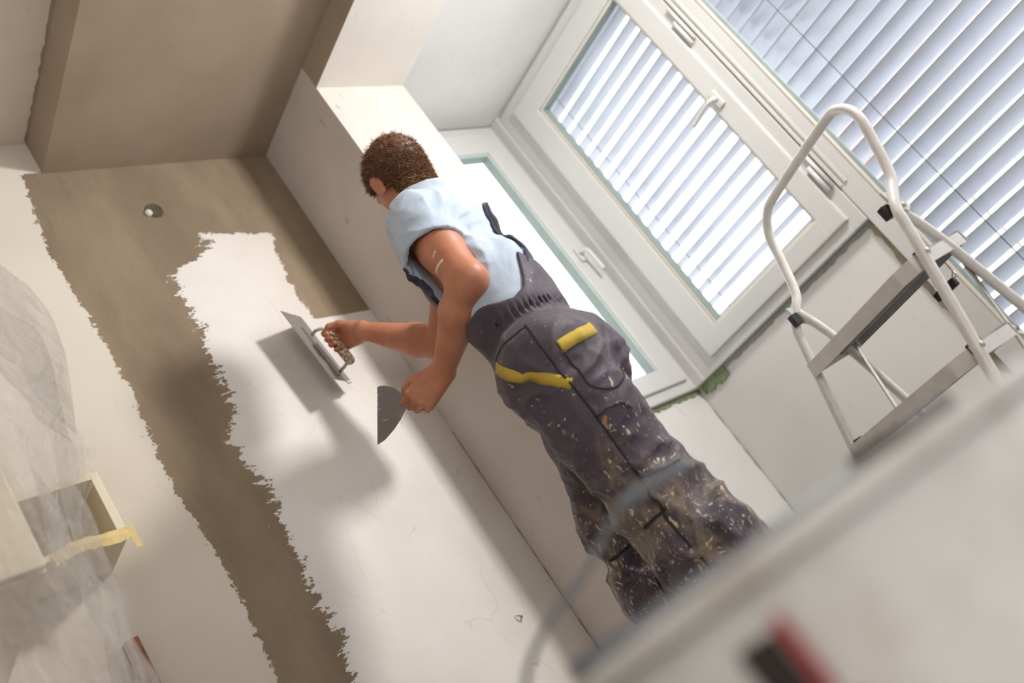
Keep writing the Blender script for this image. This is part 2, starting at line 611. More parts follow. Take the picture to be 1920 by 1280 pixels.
ragged_strip((XB + 0.03, 1.25, 0.951), (XB + 0.03, 2.2, 0.951), (0, 0, -1), 0.014, 0.022, (0.012, 0, 0), 3).build('gap_foam', M_rubber, wf)
ragged_strip((XB + 0.026, 2.06, 0.951), (XB + 0.026, 2.2, 0.951), (0, 0, -1), 0.03, 0.05, (0.014, 0, 0), 5, 12).build('gap_foam', M_foam, wf)
ragged_strip((2.45, YBAY + 0.03, 0.951), (XB + 0.03, YBAY + 0.03, 0.951), (0, 0, -1), 0.012, 0.026, (0, 0.012, 0), 7).build('gap_foam', M_foam, ws)
ragged_strip((XB + 0.028, 1.238, 0.0), (XB + 0.028, 1.238, 0.94), (0, 1, 0), 0.03, 0.045, (0.012, 0, 0), 11).build('raw_edge', M_gap, wf)
# corner crack of filler
MB().tube([(XB + 0.027, YBAY + 0.027, 0.02 + 0.03 * i + 0.0) for i in range(31)], [max(0.0006, 0.0042 * rng.random() - 0.0014) for i in range(31)], 6).build('corner_crack', M_rubber, wf)

# dark joint in the corner of back wall and wall return
MB().tube([(X0 - 0.001, YB - 0.001, 0.3 + 0.03 * i) for i in range(30)], [max(0.0008, 0.0038 * rng.random() - 0.0006) for i in range(30)], 6).build('corner_joint', M_gap, bpy.data.objects['wall_back'])
# socket box hole with plaster crumbs, and a nail with its scratch
hb = bpy.data.objects['wall_back']
MB().lathe([(0.0, 0.0), (0.02, 0.0), (0.024, 0.004), (0.026, 0.006), (0.03, 0.0)], (0, 0, 0), 20).build('pipe_hole', M_hole, hb, True)
ho = bpy.data.objects['pipe_hole']
ho.matrix_world = Matrix.Translation((1.486, YB - 0.001, 2.247)) @ Matrix.Rotation(math.radians(90), 4, 'X')
MB().lathe([(0.0, 0.012), (0.008, 0.011), (0.012, 0.006), (0.0125, 0.0)], (0, 0, 0), 16).build('pipe_cap', M_white, hb, True)
bpy.data.objects['pipe_cap'].matrix_world = Matrix.Translation((1.462, YB - 0.001, 2.238)) @ Matrix.Rotation(math.radians(90), 4, 'X')
MB().tube(bez([(1.815, YB - 0.002, 0.562), (1.822, YB - 0.012, 0.556), (1.829, YB - 0.011, 0.549), (1.838, YB - 0.004, 0.555)], 5), [0.0008, 0.001, 0.0014, 0.0016, 0.0018, 0.002, 0.0022, 0.0024, 0.0026, 0.0028, 0.003, 0.003, 0.0032, 0.003, 0.002, 0.001], 6).build('plaster_curl', M_gap, hb, True)

# ------------------------------------------------------------------ windows


def box_frame(axis, u0, u1, z0, z1, wid, n0, n1, bev=0.006):
    """rectangular frame of four mitred-looking bars; axis 'x' = lies in a plane of constant x"""
    m = MB()

    def bx(ua, ub, za, zb):
        if axis == 'x':
            m.box((n0, ua, za), (n1, ub, zb), bev)
        else:
            m.box((ua, n0, za), (ub, n1, zb), bev)
    wl, wr, wb, wt = wid
    bx(u0, u0 + wl, z0, z1)
    bx(u1 - wr, u1, z0, z1)
    bx(u0 + wl - 0.004, u1 - wr + 0.004, z0, z0 + wb)
    bx(u0 + wl - 0.004, u1 - wr + 0.004, z1 - wt, z1)
    return m


def win_handle(parent, base, out, lever):
    """rose, neck and lever; base on the sash, out = room direction, lever = list of points"""
    o, bsv = Vector(out), Vector(base)
    up = Vector((0, 0, 1))
    side = o.cross(up)
    m = MB().obox(bsv + o * 0.006, (o, up, side), (0.006, 0.034, 0.015), 0.004)
    h = m.build('handle', M_pvc, parent, True)
    MB().tube([bsv + o * 0.01, bsv + o * 0.04], 0.009, 14).build('neck', M_pvc, h, True)
    L = [bsv + o * 0.038] + [bsv + o * 0.046 + Vector(p) for p in lever]
    MB().tube(bez(L, 6), 0.0085, 12, True).build('lever', M_pvc, h, True)
    return h


# window 2: tilt-and-turn window in the bay front
w2 = structure(empty('window_2', (XB, 1.66, 0.951)), 'white tilt-and-turn window with its handle turned level')
box_frame('x', 1.252, 2.150, 0.951, 2.40, (0.06, 0.11, 0.055, 0.05), XB, XB + 0.07).build('frame', M_pvc, w2)
s2 = box_frame('x', 1.298, 2.056, 0.994, 2.345, (0.082, 0.106, 0.076, 0.102), XB - 0.016, XB + 0.05).build('sash', M_pvc, w2)
box_frame('x', 1.380, 1.950, 1.070, 2.243, (0.010, 0.012, 0.010, 0.010), XB - 0.004, XB + 0.03, 0.003).build('glazing_bead', M_pvc2, s2)
box_frame('x', 1.388, 1.940, 1.078, 2.235, (0.004, 0.006, 0.004, 0.006), XB - 0.002, XB + 0.036, 0.0).build('seal', M_rubber, s2)
MB().box((XB + 0.028, 1.384, 1.074), (XB + 0.034, 1.946, 2.239)).build('pane', M_glass, s2)
win_handle(s2, (XB - 0.016, 1.345, 1.63), (-1, 0, 0), [(0, 0.02, 0), (0, 0.07, -0.004), (0, 0.115, -0.012)])
for zc in (1.16, 1.90):
    hg = MB().tube([(XB - 0.012, 1.276, zc - 0.055), (XB - 0.012, 1.276, zc + 0.055)], 0.008, 12).build('hinge', M_pvc, w2, True)
    MB().tube([(XB - 0.01, 1.258, zc - 0.05), (XB - 0.01, 1.258, zc + 0.11)], 0.006, 10).build('hinge_pin', M_pvc, hg, True)
# cover mouldings on the mullion
MB().box((XB - 0.004, 1.236, 1.09), (XB + 0.002, 1.246, 2.39), 0.002).box((XB - 0.004, 1.213, 1.09), (XB + 0.002, 1.224, 2.39), 0.002).build('cover_strip', M_pvc, w2)

# corner post between the narrow window and window 2
structure(MB().box((XB - 0.006, 2.146, 0.951), (XB + 0.07, YBAY + 0.05, ZBAY), 0.008).build('trim_3', M_pvc), 'white plastic corner post between the two windows')

# window 1: narrow window in the bay side
w1 = structure(empty('window_1', (2.75, YBAY, 0.951)), 'narrow white window between wall return and bay corner')
box_frame('y', 2.30, XB - 0.004, 0.951, 2.41, (0.06, 0.05, 0.055, 0.05), YBAY, YBAY + 0.07).build('frame', M_pvc, w1)
s1 = box_frame('y', 2.345, 3.062, 0.994, 2.362, (0.085, 0.112, 0.078, 0.112), YBAY - 0.016, YBAY + 0.05).build('sash', M_pvc, w1)
box_frame('y', 2.424, 2.957, 1.064, 2.257, (0.012, 0.014, 0.012, 0.014), YBAY - 0.004, YBAY + 0.03, 0.003).build('glazing_bead', M_teal_seal, s1)
box_frame('y', 2.434, 2.946, 1.074, 2.246, (0.004, 0.005, 0.004, 0.005), YBAY - 0.001, YBAY + 0.038, 0.0).build('seal', M_rubber, s1)
MB().box((2.43, YBAY + 0.028, 1.07), (2.95, YBAY + 0.034, 2.25)).build('pane', M_glass, s1)
win_handle(s1, (3.0, YBAY - 0.016, 1.65), (0, -1, 0), [(0.006, 0, -0.012), (0.012, 0, -0.06), (0.014, 0, -0.115)])

# window 3: tall glazed door with the closed blind outside
w3 = structure(empty('window_3', (XB, 0.2, 0.06)), 'tall glazed door behind the tilted blind')
box_frame('x', -1.35, 1.250, 0.04, 2.41, (0.09, 0.088, 0.10, 0.09), XB + 0.002, XB + 0.075).build('frame', M_pvc, w3)
box_frame('x', -1.268, 1.166, 0.132, 2.326, (0.010, 0.010, 0.010, 0.010), XB - 0.002, XB + 0.04, 0.003).build('glazing_bead', M_pvc2, w3)
box_frame('x', -1.26, 1.158, 0.14, 2.318, (0.003, 0.003, 0.003, 0.003), XB + 0.004, XB + 0.036, 0.0).build('seal', M_rubber, w3)
MB().box((XB + 0.03, -1.262, 0.136), (XB + 0.036, 1.162, 2.322)).build('pane', M_glass, w3)
structure(MB().box((XB - 0.02, -1.35, 0.0), (XB + 0.16, 1.25, 0.045), 0.005).build('trim_4', M_pvc), 'white door sill')


def blind(label, y0, y1, ztop, zbot, pitch, depth, tilt, xc, cords):
    t = thing('venetian_blind', (xc, (y0 + y1) / 2, zbot), label, 'blind', 'outside blinds of the bay windows')
    MB().box((xc - 0.05, y0, ztop), (xc + 0.05, y1, ztop + 0.07), 0.006).build('head_rail', M_slat, t)
    MB().box((xc - 0.035, y0, zbot - 0.03), (xc + 0.035, y1, zbot - 0.012), 0.004).build('bottom_rail', M_slat, t)
    # one crowned slat, shared by all
    n = 9
    prof = []
    for i in range(n):
        s = (i / (n - 1) - 0.5)
        prof.append((s * depth, 0.0055 * (1 - (2 * s) ** 2)))
    ct, st = math.cos(tilt), math.sin(tilt)
    prof = [(a * ct + b_ * st, -a * st + b_ * ct) for a, b_ in prof]
    th = 0.0011
    me = bpy.data.meshes.new('slat')
    vs, fs = [], []
    for y in (y0, y1):
        for a, b_ in prof:
            vs.append((a, y - (y0 + y1) / 2, b_))
        for a, b_ in prof:
            vs.append((a, y - (y0 + y1) / 2, b_ - th))
    k = 2 * n
    for i in range(n - 1):
        fs.append((i, i + 1, k + i + 1, k + i))
        fs.append((n + i, k + n + i, k + n + i + 1, n + i + 1))
        fs.append((i, n + i, n + i + 1, i + 1))
        fs.append((k + i, k + i + 1, k + n + i + 1, k + n + i))
    fs.append((0, k, k + n, n))
    fs.append((n - 1, 2 * n - 1, k + 2 * n - 1, k + n - 1))
    me.from_pydata(vs, [], fs)
    me.update()
    me.materials.append(M_slat)
    me.polygons.foreach_set('use_smooth', [True] * len(me.polygons))
    z = ztop - 0.035
    while z > zbot:
        o = bpy.data.objects.new('slat', me)
        col.objects.link(o)
        o.parent = t
        o.location = (0, 0, z - zbot)
        z -= pitch
    for yc in cords:
        m = MB()
        for dx in (-depth / 2 * ct - 0.002, depth / 2 * ct + 0.002):
            zz = 0.0
            m.tube([(xc + dx, yc, zbot - 0.02), (xc + dx, yc, ztop)], 0.0016, 6)
        m.build('ladder_cord', M_cord, t)
    return t


blind('pale slatted blind set level outside the window with the turned handle', 1.30, 2.02, 2.275, 1.03, 0.0665, 0.073, math.radians(3), 3.215, (1.42, 1.90))
blind('wide pale slatted blind tilted nearly shut outside the tall glazed door', -1.30, 1.235, 2.32, 0.13, 0.0665, 0.080, math.radians(32), 3.225, (1.02, 0.1, -0.8))

# ------------------------------------------------------------------ houses across the street, seen in slivers between slats
M_roof = plain('salmon_roof_tile', srgb(226, 172, 160), 0.8, 0, 0.1, 3)
structure(MB().box((3.6, -70, -3.2), (90, 70, -3.0)).build('ground', plain('street_ground', srgb(194, 193, 190), 0.9, 0, 0.15, 0.6)), 'street ground outside the windows')
M_facade = plain('cream_facade', srgb(244, 232, 206), 0.8, 0, 0.04, 1)
M_teal = plain('teal_shutter', srgb(150, 214, 206), 0.6, 0, 0.05, 2)


def house(label, x, y, wx, wy, h, rise, facade):
    t = thing('house', (x, y, -3.0), label, 'house', 'houses across the street')
    MB().box((x, y - wy / 2, -3.0), (x + wx, y + wy / 2, h)).build('wall', facade, t)
    e = 0.5
    pr = [(x - e, y - wy / 2 - e, h), (x + wx + e, y - wy / 2 - e, h), (x + wx / 2, y - wy / 2 - e, h + rise)]
    pr2 = [(p[0], y + wy / 2 + e, p[2]) for p in pr]
    m = MB()
    va = [m.bm.verts.new(p) for p in pr]
    vb = [m.bm.verts.new(p) for p in pr2]
    m.bm.faces.new(va)
    m.bm.faces.new(vb[::-1])
    for i in range(3):
        m.bm.faces.new((va[i], vb[i], vb[(i + 1) % 3], va[(i + 1) % 3]))
    m.build('roof', M_roof, t)
    k = 0
    yy = y - wy / 2 + 1.0
    while yy < y + wy / 2 - 1.6:
        for zz in (-1.2, 1.6):
            if zz + 1.4 < h:
                wn = MB().box((x - 0.06, yy, zz), (x + 0.02, yy + 1.1, zz + 1.4)).build('window', M_dark, t)
                MB().box((x - 0.08, yy - 0.5, zz), (x - 0.01, yy - 0.05, zz + 1.4)).build('shutter', M_teal, wn)
        yy += 2.6


house('tall cream house with salmon roof, glimpsed between the slats of the wide blind', 17, 3.7, 8, 4.6, 5.0, 2.6, M_facade)
house('lower cream house beside the tall one, mostly hidden by the wide blind', 20, -3.0, 8, 6, 3.6, 2.2, M_facade)

# ------------------------------------------------------------------ step ladder
LA = Vector((2.205, 1.235, 0.0))
az = math.radians(70)
LU = Vector((-math.cos(az), -math.sin(az), 0))     # along the steps, towards the camera's right
LN = Vector((math.sin(az), -math.cos(az), 0))      # towards the window
UP = Vector((0, 0, 1))
LW = 0.465
ZT = 0.586


def LP(s, n, z):
    return LA + LU * s + LN * n + UP * z


def rail_n(z):
    return 0.325 * (z - ZT)


lad = thing('step_ladder', LP(LW / 2, 0, 0), 'off-white metal step ladder with a bent hoop handrail, beside the window', 'ladder')
# one bent tube: front rail, kink, hoop, kink, front rail
left = [LP(-0.012, rail_n(0.0), 0.012), LP(-0.012, rail_n(0.3), 0.3), LP(-0.012, rail_n(0.62), 0.62), LP(-0.010, rail_n(0.685), 0.685), LP(-0.004, rail_n(0.72) + 0.022, 0.725), LP(-0.002, rail_n(0.76) + 0.045, 0.765), LP(-0.004, rail_n(0.86) + 0.05, 0.86)]
top = [LP(-0.002, rail_n(0.93) + 0.05, 0.935), LP(0.035, rail_n(0.975) + 0.05, 0.985), LP(0.10, rail_n(1.0) + 0.05, 1.0), LP(LW - 0.10, rail_n(1.0) + 0.05, 1.0), LP(LW - 0.035, rail_n(0.975) + 0.05, 0.985), LP(LW + 0.002, rail_n(0.93) + 0.05, 0.935)]
right = [LP(LW + (-0.012) * -1 if False else LW + 0.004, rail_n(0.86) + 0.05, 0.86), LP(LW + 0.002, rail_n(0.76) + 0.045, 0.765), LP(LW + 0.004, rail_n(0.72) + 0.022, 0.725), LP(LW + 0.010, rail_n(0.685), 0.685), LP(LW + 0.012, rail_n(0.62), 0.62), LP(LW + 0.012, rail_n(0.3), 0.3), LP(LW + 0.012, rail_n(0.0), 0.012)]
hoop = MB().tube(bez(left + top + right, 6), 0.0125, 16).build('hoop_rail', M_alu, lad, True)
for s in (-0.012, LW + 0.012):
    MB().tube([LP(s, rail_n(0), 0.0), LP(s, rail_n(0.03), 0.03)], 0.016, 14).build('foot', M_black, hoop, True)
# rear legs
for s in (0.012, LW - 0.012):
    pts = [LP(s, 0.052, 0.715), LP(s, 0.075 + 0.187 * 0.1, 0.60), LP(s, 0.075 + 0.187 * 0.4, 0.30), LP(s, 0.212, 0.012)]
    lg = MB().tube(bez(pts, 5), 0.0115, 14).build('rear_leg', M_alu, lad, True)
    MB().tube([LP(s, 0.2125, 0.0), LP(s, 0.208, 0.03)], 0.015, 14).build('foot', M_black, lg, True)
    # folded hinge bracket
    sg = 1 if s > 0.2 else -1
    ss = s + sg * 0.013
    br = MB().prism([LP(ss, 0.040, 0.742), LP(ss, 0.062, 0.734), LP(ss, 0.080, 0.700), LP(ss, 0.080, 0.684), LP(ss, 0.068, 0.676), LP(ss, 0.044, 0.694)], LU * 0.006).build('hinge_bracket', M_alu, lad)
    MB().tube([LP(ss - 0.007 * 1, 0.066, 0.694), LP(ss + 0.007, 0.066, 0.694)], 0.006, 10).build('rivet', M_steel, br, True)
    MB().obox(LP(s, 0.03, 0.700), (LU, LN, UP), (0.009, 0.012, 0.016), 0.003).build('plastic_stop', M_black, br)


def step(z, depth, nfront, ext):
    """deep pressed-metal tread with a rolled front edge and open underside"""
    s0, s1 = 0.004, LW - 0.004
    ch = 0.035
    f = nfront
    outline = [LP(s0, f, z), LP(s1 - ch * 1.6, f, z), LP(s1 - ch * 0.4, f + ch * 0.45, z), LP(s1, f + ch, z), LP(s1, f + depth, z), LP(s0, f + depth, z)]
    st = MB().prism(outline, UP * 0.004).build('step', M_alu_d, lad)
    # fascia following the front edge
    h = 0.036
    pts = outline[:4]
    m = MB()
    for a, b_ in zip(pts, pts[1:]):
        d = (b_ - a)
        nn = d.cross(UP).normalized()
        m.obox((a + b_) / 2 - UP * (h / 2 - 0.002), (d.normalized(), nn, UP), (d.length / 2 + 0.001, 0.002, h / 2))
    m.build('front_edge', M_alu, st)
    m = MB().obox(LP((s0 + s1) / 2, f + depth, z - 0.014), (LU, LN, UP), ((s1 - s0) / 2, 0.002, 0.014))
    m.obox(LP((s0 + s1) / 2, f + depth * 0.55, z - 0.012), (LU, LN, UP), ((s1 - s0) / 2 - 0.01, 0.0015, 0.011))
    m.build('rear_flange', M_alu_d, st)
    for s in (s0 + 0.002, s1 - 0.002):
        MB().obox(LP(s, f + depth * 0.55, z - 0.014), (LU, LN, UP), (0.002, depth * 0.42, 0.016)).build('side_flange', M_alu, st)
    # drilled holes seen from below
    if ext:
        r = random.Random(3)
        for i in range(11):
            c = LP(0.06 + 0.033 * i + r.uniform(-0.008, 0.008), f + depth * (0.3 + 0.14 * r.random()), z - 0.0024)
            MB().tube([c - UP * 0.0012, c + UP * 0.001], 0.0032, 10).build('hole', M_black, st)
    # black end caps
    for s in (s0 - 0.006, s1 + 0.0):
        MB().obox(LP(s, rail_n(z) + 0.012, z - 0.004), (LU, LN, UP), (0.011, 0.012, 0.012), 0.003).build('end_cap', M_black, st)
    # rivets on the rails
    for s, sg in ((-0.012, -1), (LW + 0.012, 1)):
        c = LP(s + sg * 0.010, rail_n(z) + 0.0, z - 0.01)
        MB().tube([c, c + LU * sg * 0.006], 0.0055, 10).build('rivet', M_steel, st, True)
    return st


step(ZT, 0.175, -0.03, True)
step(0.369, 0.15, rail_n(0.369) - 0.02, False)
step(0.152, 0.15, rail_n(0.152) - 0.02, False)
# flat brace bars
for s in (0.002 + 0.02, LW - 0.022):
    MB().tube([LP(s, 0.118, ZT - 0.012), LP(s, 0.075, 0.345), LP(s, 0.03, 0.16)], 0.0065, 8, True, (LU, 0.25)).build('brace', M_steel, lad)
    MB().tube([LP(s, 0.072, 0.352), LP(s, 0.16, 0.25)], 0.0065, 8, True, (LU, 0.25)).build('brace', M_steel, lad)
    c = LP(s, 0.073, 0.352)
    MB().tube([c - LU * 0.01, c + LU * 0.01], 0.009, 12).build('brace_pivot', M_steel, lad, True)
# carrying clip under the top tread
gr = MB().obox(LP(0.335, 0.135, 0.512), (LU, LN, UP), (0.036, 0.007, 0.011), 0.004).build('clip_handle', M_black, lad)
for s in (0.300, 0.372):
    MB().tube(bez([LP(s, 0.135, 0.515), LP(s + 0.006, 0.142, 0.523), LP(s, 0.148, 0.532), LP(s - 0.006, 0.141, 0.523), LP(s, 0.135, 0.515)], 4), 0.0018, 6).build('wire_loop', M_steel, gr, True)
for s in (0.300, 0.372):
    MB().tube([LP(s, 0.148, 0.532), LP(s, 0.15, ZT - 0.02)], 0.0018, 6).build('hanger_wire', M_steel, gr)

# ------------------------------------------------------------------ bucket close to the lens


def mat_bucket():
    m, nt, bs = new_mat('plaster_stained_bucket')
    co = objco(nt)
    a = smooth(nt, noise(nt, co, 7, 5, 0.6), 0.42, 0.62)
    c = mix(nt, math_(nt, 'MULTIPLY', a, 0.75), srgb(236, 236, 234), srgb(196, 184, 174))
    b_ = smooth(nt, noise(nt, mapping(nt, co, (1, 1, 0.5)), 22, 5, 0.6), 0.64, 0.7)
    c = mix(nt, math_(nt, 'MULTIPLY', b_, 0.6), c, srgb(120, 112, 100))
    nt.links.new(c, bs.inputs['Base Color'])
    bs.inputs['Roughness'].default_value = 0.45
    bump(nt, bs, noise(nt, co, 30, 5), 0.4, 0.004)
    return m


M_bucket = mat_bucket()
BC = Vector((0.515, 0.372, 0.0))
BH = 0.262
bk = thing('bucket', BC, 'white plastic bucket smeared with plaster, out of focus close to the lens', 'bucket')
MB().lathe([(0.0, 0.004), (0.135, 0.002), (0.14, 0.006), (0.160, BH - 0.004), (0.157, BH - 0.004), (0.137, 0.01), (0.0, 0.008)], BC, 72).build('bucket_wall', M_bucket, bk, True)
MB().lathe([(0.1555, BH - 0.004), (0.157, BH), (0.1635, BH), (0.165, BH - 0.003), (0.165, BH - 0.010), (0.1635, BH - 0.012), (0.1600, BH - 0.012)], BC, 72).build('rim', M_bucket, bk)
MB().lathe([(0.0, BH - 0.03), (0.06, BH - 0.026), (0.12, BH - 0.036), (0.157, BH - 0.04)], BC, 48).build('plaster_fill', M_grey, bk, True)


def on_bucket(az_, z, off=0.0):
    r = 0.14 + (0.160 - 0.14) * (z / BH) + off
    return BC + Vector((r * math.cos(az_), r * math.sin(az_), z))


def bucket_patch(a0, a1, z0, z1, off, th=0.0012):
    n = 10
    out = [[on_bucket(a0 + (a1 - a0) * i / n, z, off + th) for i in range(n + 1)] for z in (z0, z1)]
    inn = [[on_bucket(a0 + (a1 - a0) * i / n, z, off - 0.0002) for i in range(n + 1)] for z in (z0, z1)]
    m = MB()
    m.grid(out)
    m.grid(inn)
    return m


lab = bucket_patch(math.radians(194.0), math.radians(202.0), 0.10, 0.2290, 0.0006).build('label_panel', M_dark, bk)
bucket_patch(math.radians(202.8), math.radians(205.0), 0.192, 0.2325, 0.0008).build('red_stripe', M_red, lab)
bucket_patch(math.radians(203.4), math.radians(208.0), 0.13, 0.186, 0.0008).build('red_stripe', M_red, lab)
# wire bail folded down to the right
ear = [on_bucket(math.radians(a), BH - 0.03, 0.004) for a in (300, 120)]
for e in ear:
    d = (e - BC)
    d.z = 0
    d.normalize()
    MB().tube([e - d * 0.004, e + d * 0.012], 0.012, 14).build('bail_ear', M_bucket, bk, True)
bail = [ear[0] + Vector((0.012, -0.010, 0)), ear[0] + Vector((0.05, -0.01, -0.02)), BC + Vector((0.205, -0.085, BH - 0.06)), BC + Vector((0.215, 0.04, BH - 0.10)), BC + Vector((0.16, 0.15, BH - 0.09)), ear[1] + Vector((0.04, 0.03, -0.03)), ear[1] + Vector((-0.004, 0.012, 0))]
MB().tube(bez(bail, 8), 0.0022, 8).build('bail', M_wire, bk, True)

# dark bar lying across the rim
bar = thing('metal_bar', BC + Vector((-0.1, 0, BH)), 'dark grey metal bar lying across the rim of the blurred bucket', 'bar')
MB().tube([(0.372, 0.452, BH + 0.006), (0.50, 0.402, BH + 0.006), (0.668, 0.336, BH + 0.006)], 0.0055, 10).build('rod', M_wire, bar, True)
MB().tube([(0.60, 0.3625, BH + 0.0085), (0.690, 0.327, BH + 0.0085)], 0.008, 12).build('dark_sleeve', M_dark, bar, True)

# bent wire tool standing behind the bucket
wt = thing('wire_tool', (0.40, 0.62, 0.0), 'bent grey wire tool with a thicker grip, blurred before the trousers', 'tool')
MB().tube(bez([(0.405, 0.655, 0.006), (0.43, 0.63, 0.16), (0.448, 0.601, 0.284), (0.516, 0.539, 0.33), (0.544, 0.507, 0.351), (0.556, 0.494, 0.351)], 8), 0.0028, 8).build('wire', M_wire, wt, True)
MB().tube(bez([(0.541, 0.510, 0.3505), (0.56, 0.487, 0.350), (0.584, 0.461, 0.345)], 5), [0.004] + [0.0056] * 9 + [0.004], 12).build('grip', M_wire, wt, True)

# ------------------------------------------------------------------ covered cabinets on the left
cab = thing('hanging_cabinet', (0.22, 1.97, 0.93), 'cream hanging cabinet behind clear plastic film, at the left edge', 'cabinet')
MB().box((-0.15, 1.66, 0.93), (0.53, 2.296, 1.55), 0.004).build('carcass', M_cream, cab)
MB().box((-0.148, 1.64, 0.934), (0.19, 1.659, 1.546), 0.004).build('door', M_cream, cab)
MB().box((0.194, 1.64, 0.934), (0.528, 1.659, 1.546), 0.004).build('door', M_cream, cab)

sh = thing('open_shelf', (0.7, 2.2, 1.13), 'open cream shelf box on the wall with masking tape on its lower edge', 'shelf')
MB().box((0.842, 2.105, 1.13), (0.862, 2.296, 1.31), 0.0015).build('side_panel', M_cream, sh)
MB().box((0.535, 2.105, 1.13), (0.553, 2.296, 1.31), 0.0015).build('side_panel', M_cream, sh)
MB().box((0.553, 2.105, 1.292), (0.842, 2.296, 1.31), 0.0015).build('top_panel', M_cream, sh)
MB().box((0.553, 2.10, 1.13), (0.842, 2.296, 1.146), 0.0015).build('bottom_panel', M_cream, sh)
MB().box((0.553, 2.285, 1.146), (0.842, 2.296, 1.292)).build('back_panel', M_cream, sh)
tp = thing('tape_strip', (0.80, 2.098, 1.13), 'torn strip of yellow masking tape holding the film to the shelf', 'tape')
rr = random.Random(2)
P = []
for i in range(13):
    t = i / 12
    x = 0.69 + 0.172 * t
    zc = 1.128 + 0.008 * math.sin(5 * t) + 0.012 * t
    P.append([(x, 2.098 - 0.004 * rr.random(), zc - 0.014 - 0.004 * rr.random()), (x, 2.094 - 0.004 * rr.random(), zc), (x, 2.098, zc + 0.014 + 0.004 * rr.random())])
MB().grid(P).grid([[(p[0], p[1] + 0.001, p[2]) for p in r] for r in P]).build('tape', M_tape, tp)
P = []
for i in range(7):
    t = i / 6
    P.append([(0.862 + 0.004 * t - 0.006, 2.094, 1.145 - 0.055 * t), (0.872 + 0.002 * t, 2.092, 1.142 - 0.055 * t)])
MB().grid(P).grid([[(p[0], p[1] + 0.001, p[2]) for p in r] for r in P]).build('loose_end', M_tape, tp)

# timber batten against the wall
tag(MB().box((0.806, 2.262, 0.0), (0.838, 2.296, 0.95), 0.002).build('timber_batten', M_wood), 'brown timber batten standing against the wall beside the film', 'batten')

# clear film hung over both
flm = thing('plastic_film', (0.5, 1.9, 0.0), 'clear crumpled plastic film hung over the cabinets on the left', 'plastic sheet')
edge = [(2.0, 0.70), (1.75, 0.775), (1.6, 0.81), (1.45, 0.84), (1.36, 0.885), (1.30, 0.85), (1.22, 0.79), (1.12, 0.745), (1.0, 0.76), (0.87, 0.755), (0.77, 0.735), (0.4, 0.72), (0.02, 0.71)]


def edge_x(z):
    for (za, xa), (zb, xb) in zip(edge, edge[1:]):
        if zb <= z <= za:
            return xa + (xb - xa) * (za - z) / (za - zb)
    return edge[0][1]


def film_layer(seed, y_right, y_left, inset, amp):
    r = random.Random(seed)
    ph = [r.uniform(0, 6.28) for _ in range(12)]
    rows = []
    nz, nx = 90, 70
    for i in range(nz + 1):
        z = 1.98 - 1.96 * i / nz
        xr = edge_x(z) - inset + 0.006 * math.sin(40 * z + ph[0])
        row = []
        for j in range(nx + 1):
            t = j / nx
            x = xr - t * (xr + 0.25)
            tt = min(1.0, t / 0.20)
            tt = tt * tt * (3 - 2 * tt)
            y = y_right + (y_left - y_right) * tt
            fold = math.sin(26 * x + 5 * z + ph[1] + 1.5 * math.sin(4 * z + ph[2])) * 0.5 + 0.35 * math.sin(53 * x - 9 * z + ph[3]) + 0.25 * math.sin(17 * z + 31 * x + ph[4])
            fine = 0.2 * math.sin(90 * x + 60 * z + ph[5]) + 0.18 * math.sin(120 * z - 70 * x + ph[6] + 2 * math.sin(20 * x))
            row.append((x, y + amp * (fold + 0.4 * fine), z))
        rows.append(row)
    return MB().grid(rows)


film_layer(1, 2.075, 1.50, 0.0, 0.016).build('front_layer', M_film, flm, True)
film_layer(5, 2.085, 1.545, 0.03, 0.012).build('back_layer', M_film, flm, True)

# ------------------------------------------------------------------ the plasterer
# >>> FIELD
def V3(*a):
    return np.array(a, dtype=np.float64)


def unit(v):
    v = np.asarray(v, dtype=np.float64)
    return v / np.linalg.norm(v)


def cap(p, a, b, ra, rb, flat=None, s=1.0):
    """tapered capsule; flat = direction in which its section is squashed by s"""
    a = np.asarray(a, dtype=np.float32)
    ba = np.asarray(b, dtype=np.float32) - a
    pa = p - a
    t = np.clip(pa @ ba / max(1e-9, float(ba @ ba)), 0, 1)
    q = pa - t[:, None] * ba
    if flat is not None:
        w_ = np.asarray(unit(flat), dtype=np.float32)
        q = q + (q @ w_)[:, None] * (1.0 / s - 1.0) * w_
    return np.sqrt((q * q).sum(1)) - (ra + t * (rb - ra))


def ell(p, c, r, ax=None):
    """ellipsoid with radii r along the axes ax"""
    q = p - np.asarray(c, dtype=np.float32)
    if ax is not None:
        q = np.stack([q @ np.asarray(unit(a), dtype=np.float32) for a in ax], 1)
    r = np.asarray(r, dtype=np.float32)
    k0 = np.sqrt(((q / r) ** 2).sum(1))
    k1 = np.sqrt(((q / (r * r)) ** 2).sum(1)) + 1e-6
    return k0 * (k0 - 1.0) / k1


def smin(a, b, k):
    h = np.maximum(k - np.abs(a - b), 0) / k
    return np.minimum(a, b) - h * h * k * 0.25


def smax(a, b, k):
    return -smin(-a, -b, k)


def wav(p, d, f, ph=0.0):
    return np.sin((p @ np.asarray(d, dtype=np.float32)) * f + ph)


def vnoise(p, f, seed=0):
    """cheap smooth 3-D noise: warped sines"""
    r = np.random.RandomState(seed)
    out = 0
    q = p * f
    for i in range(4):
        d = unit(r.randn(3)).astype(np.float32)
        e = unit(r.randn(3)).astype(np.float32)
        out = out + np.sin(q @ d * (1 + 0.37 * i) + r.uniform(0, 6.28) + 1.3 * np.sin(q @ e * 0.8 + r.uniform(0, 6.28)))
    return out / 4


ZUP = V3(0, 0, 1)
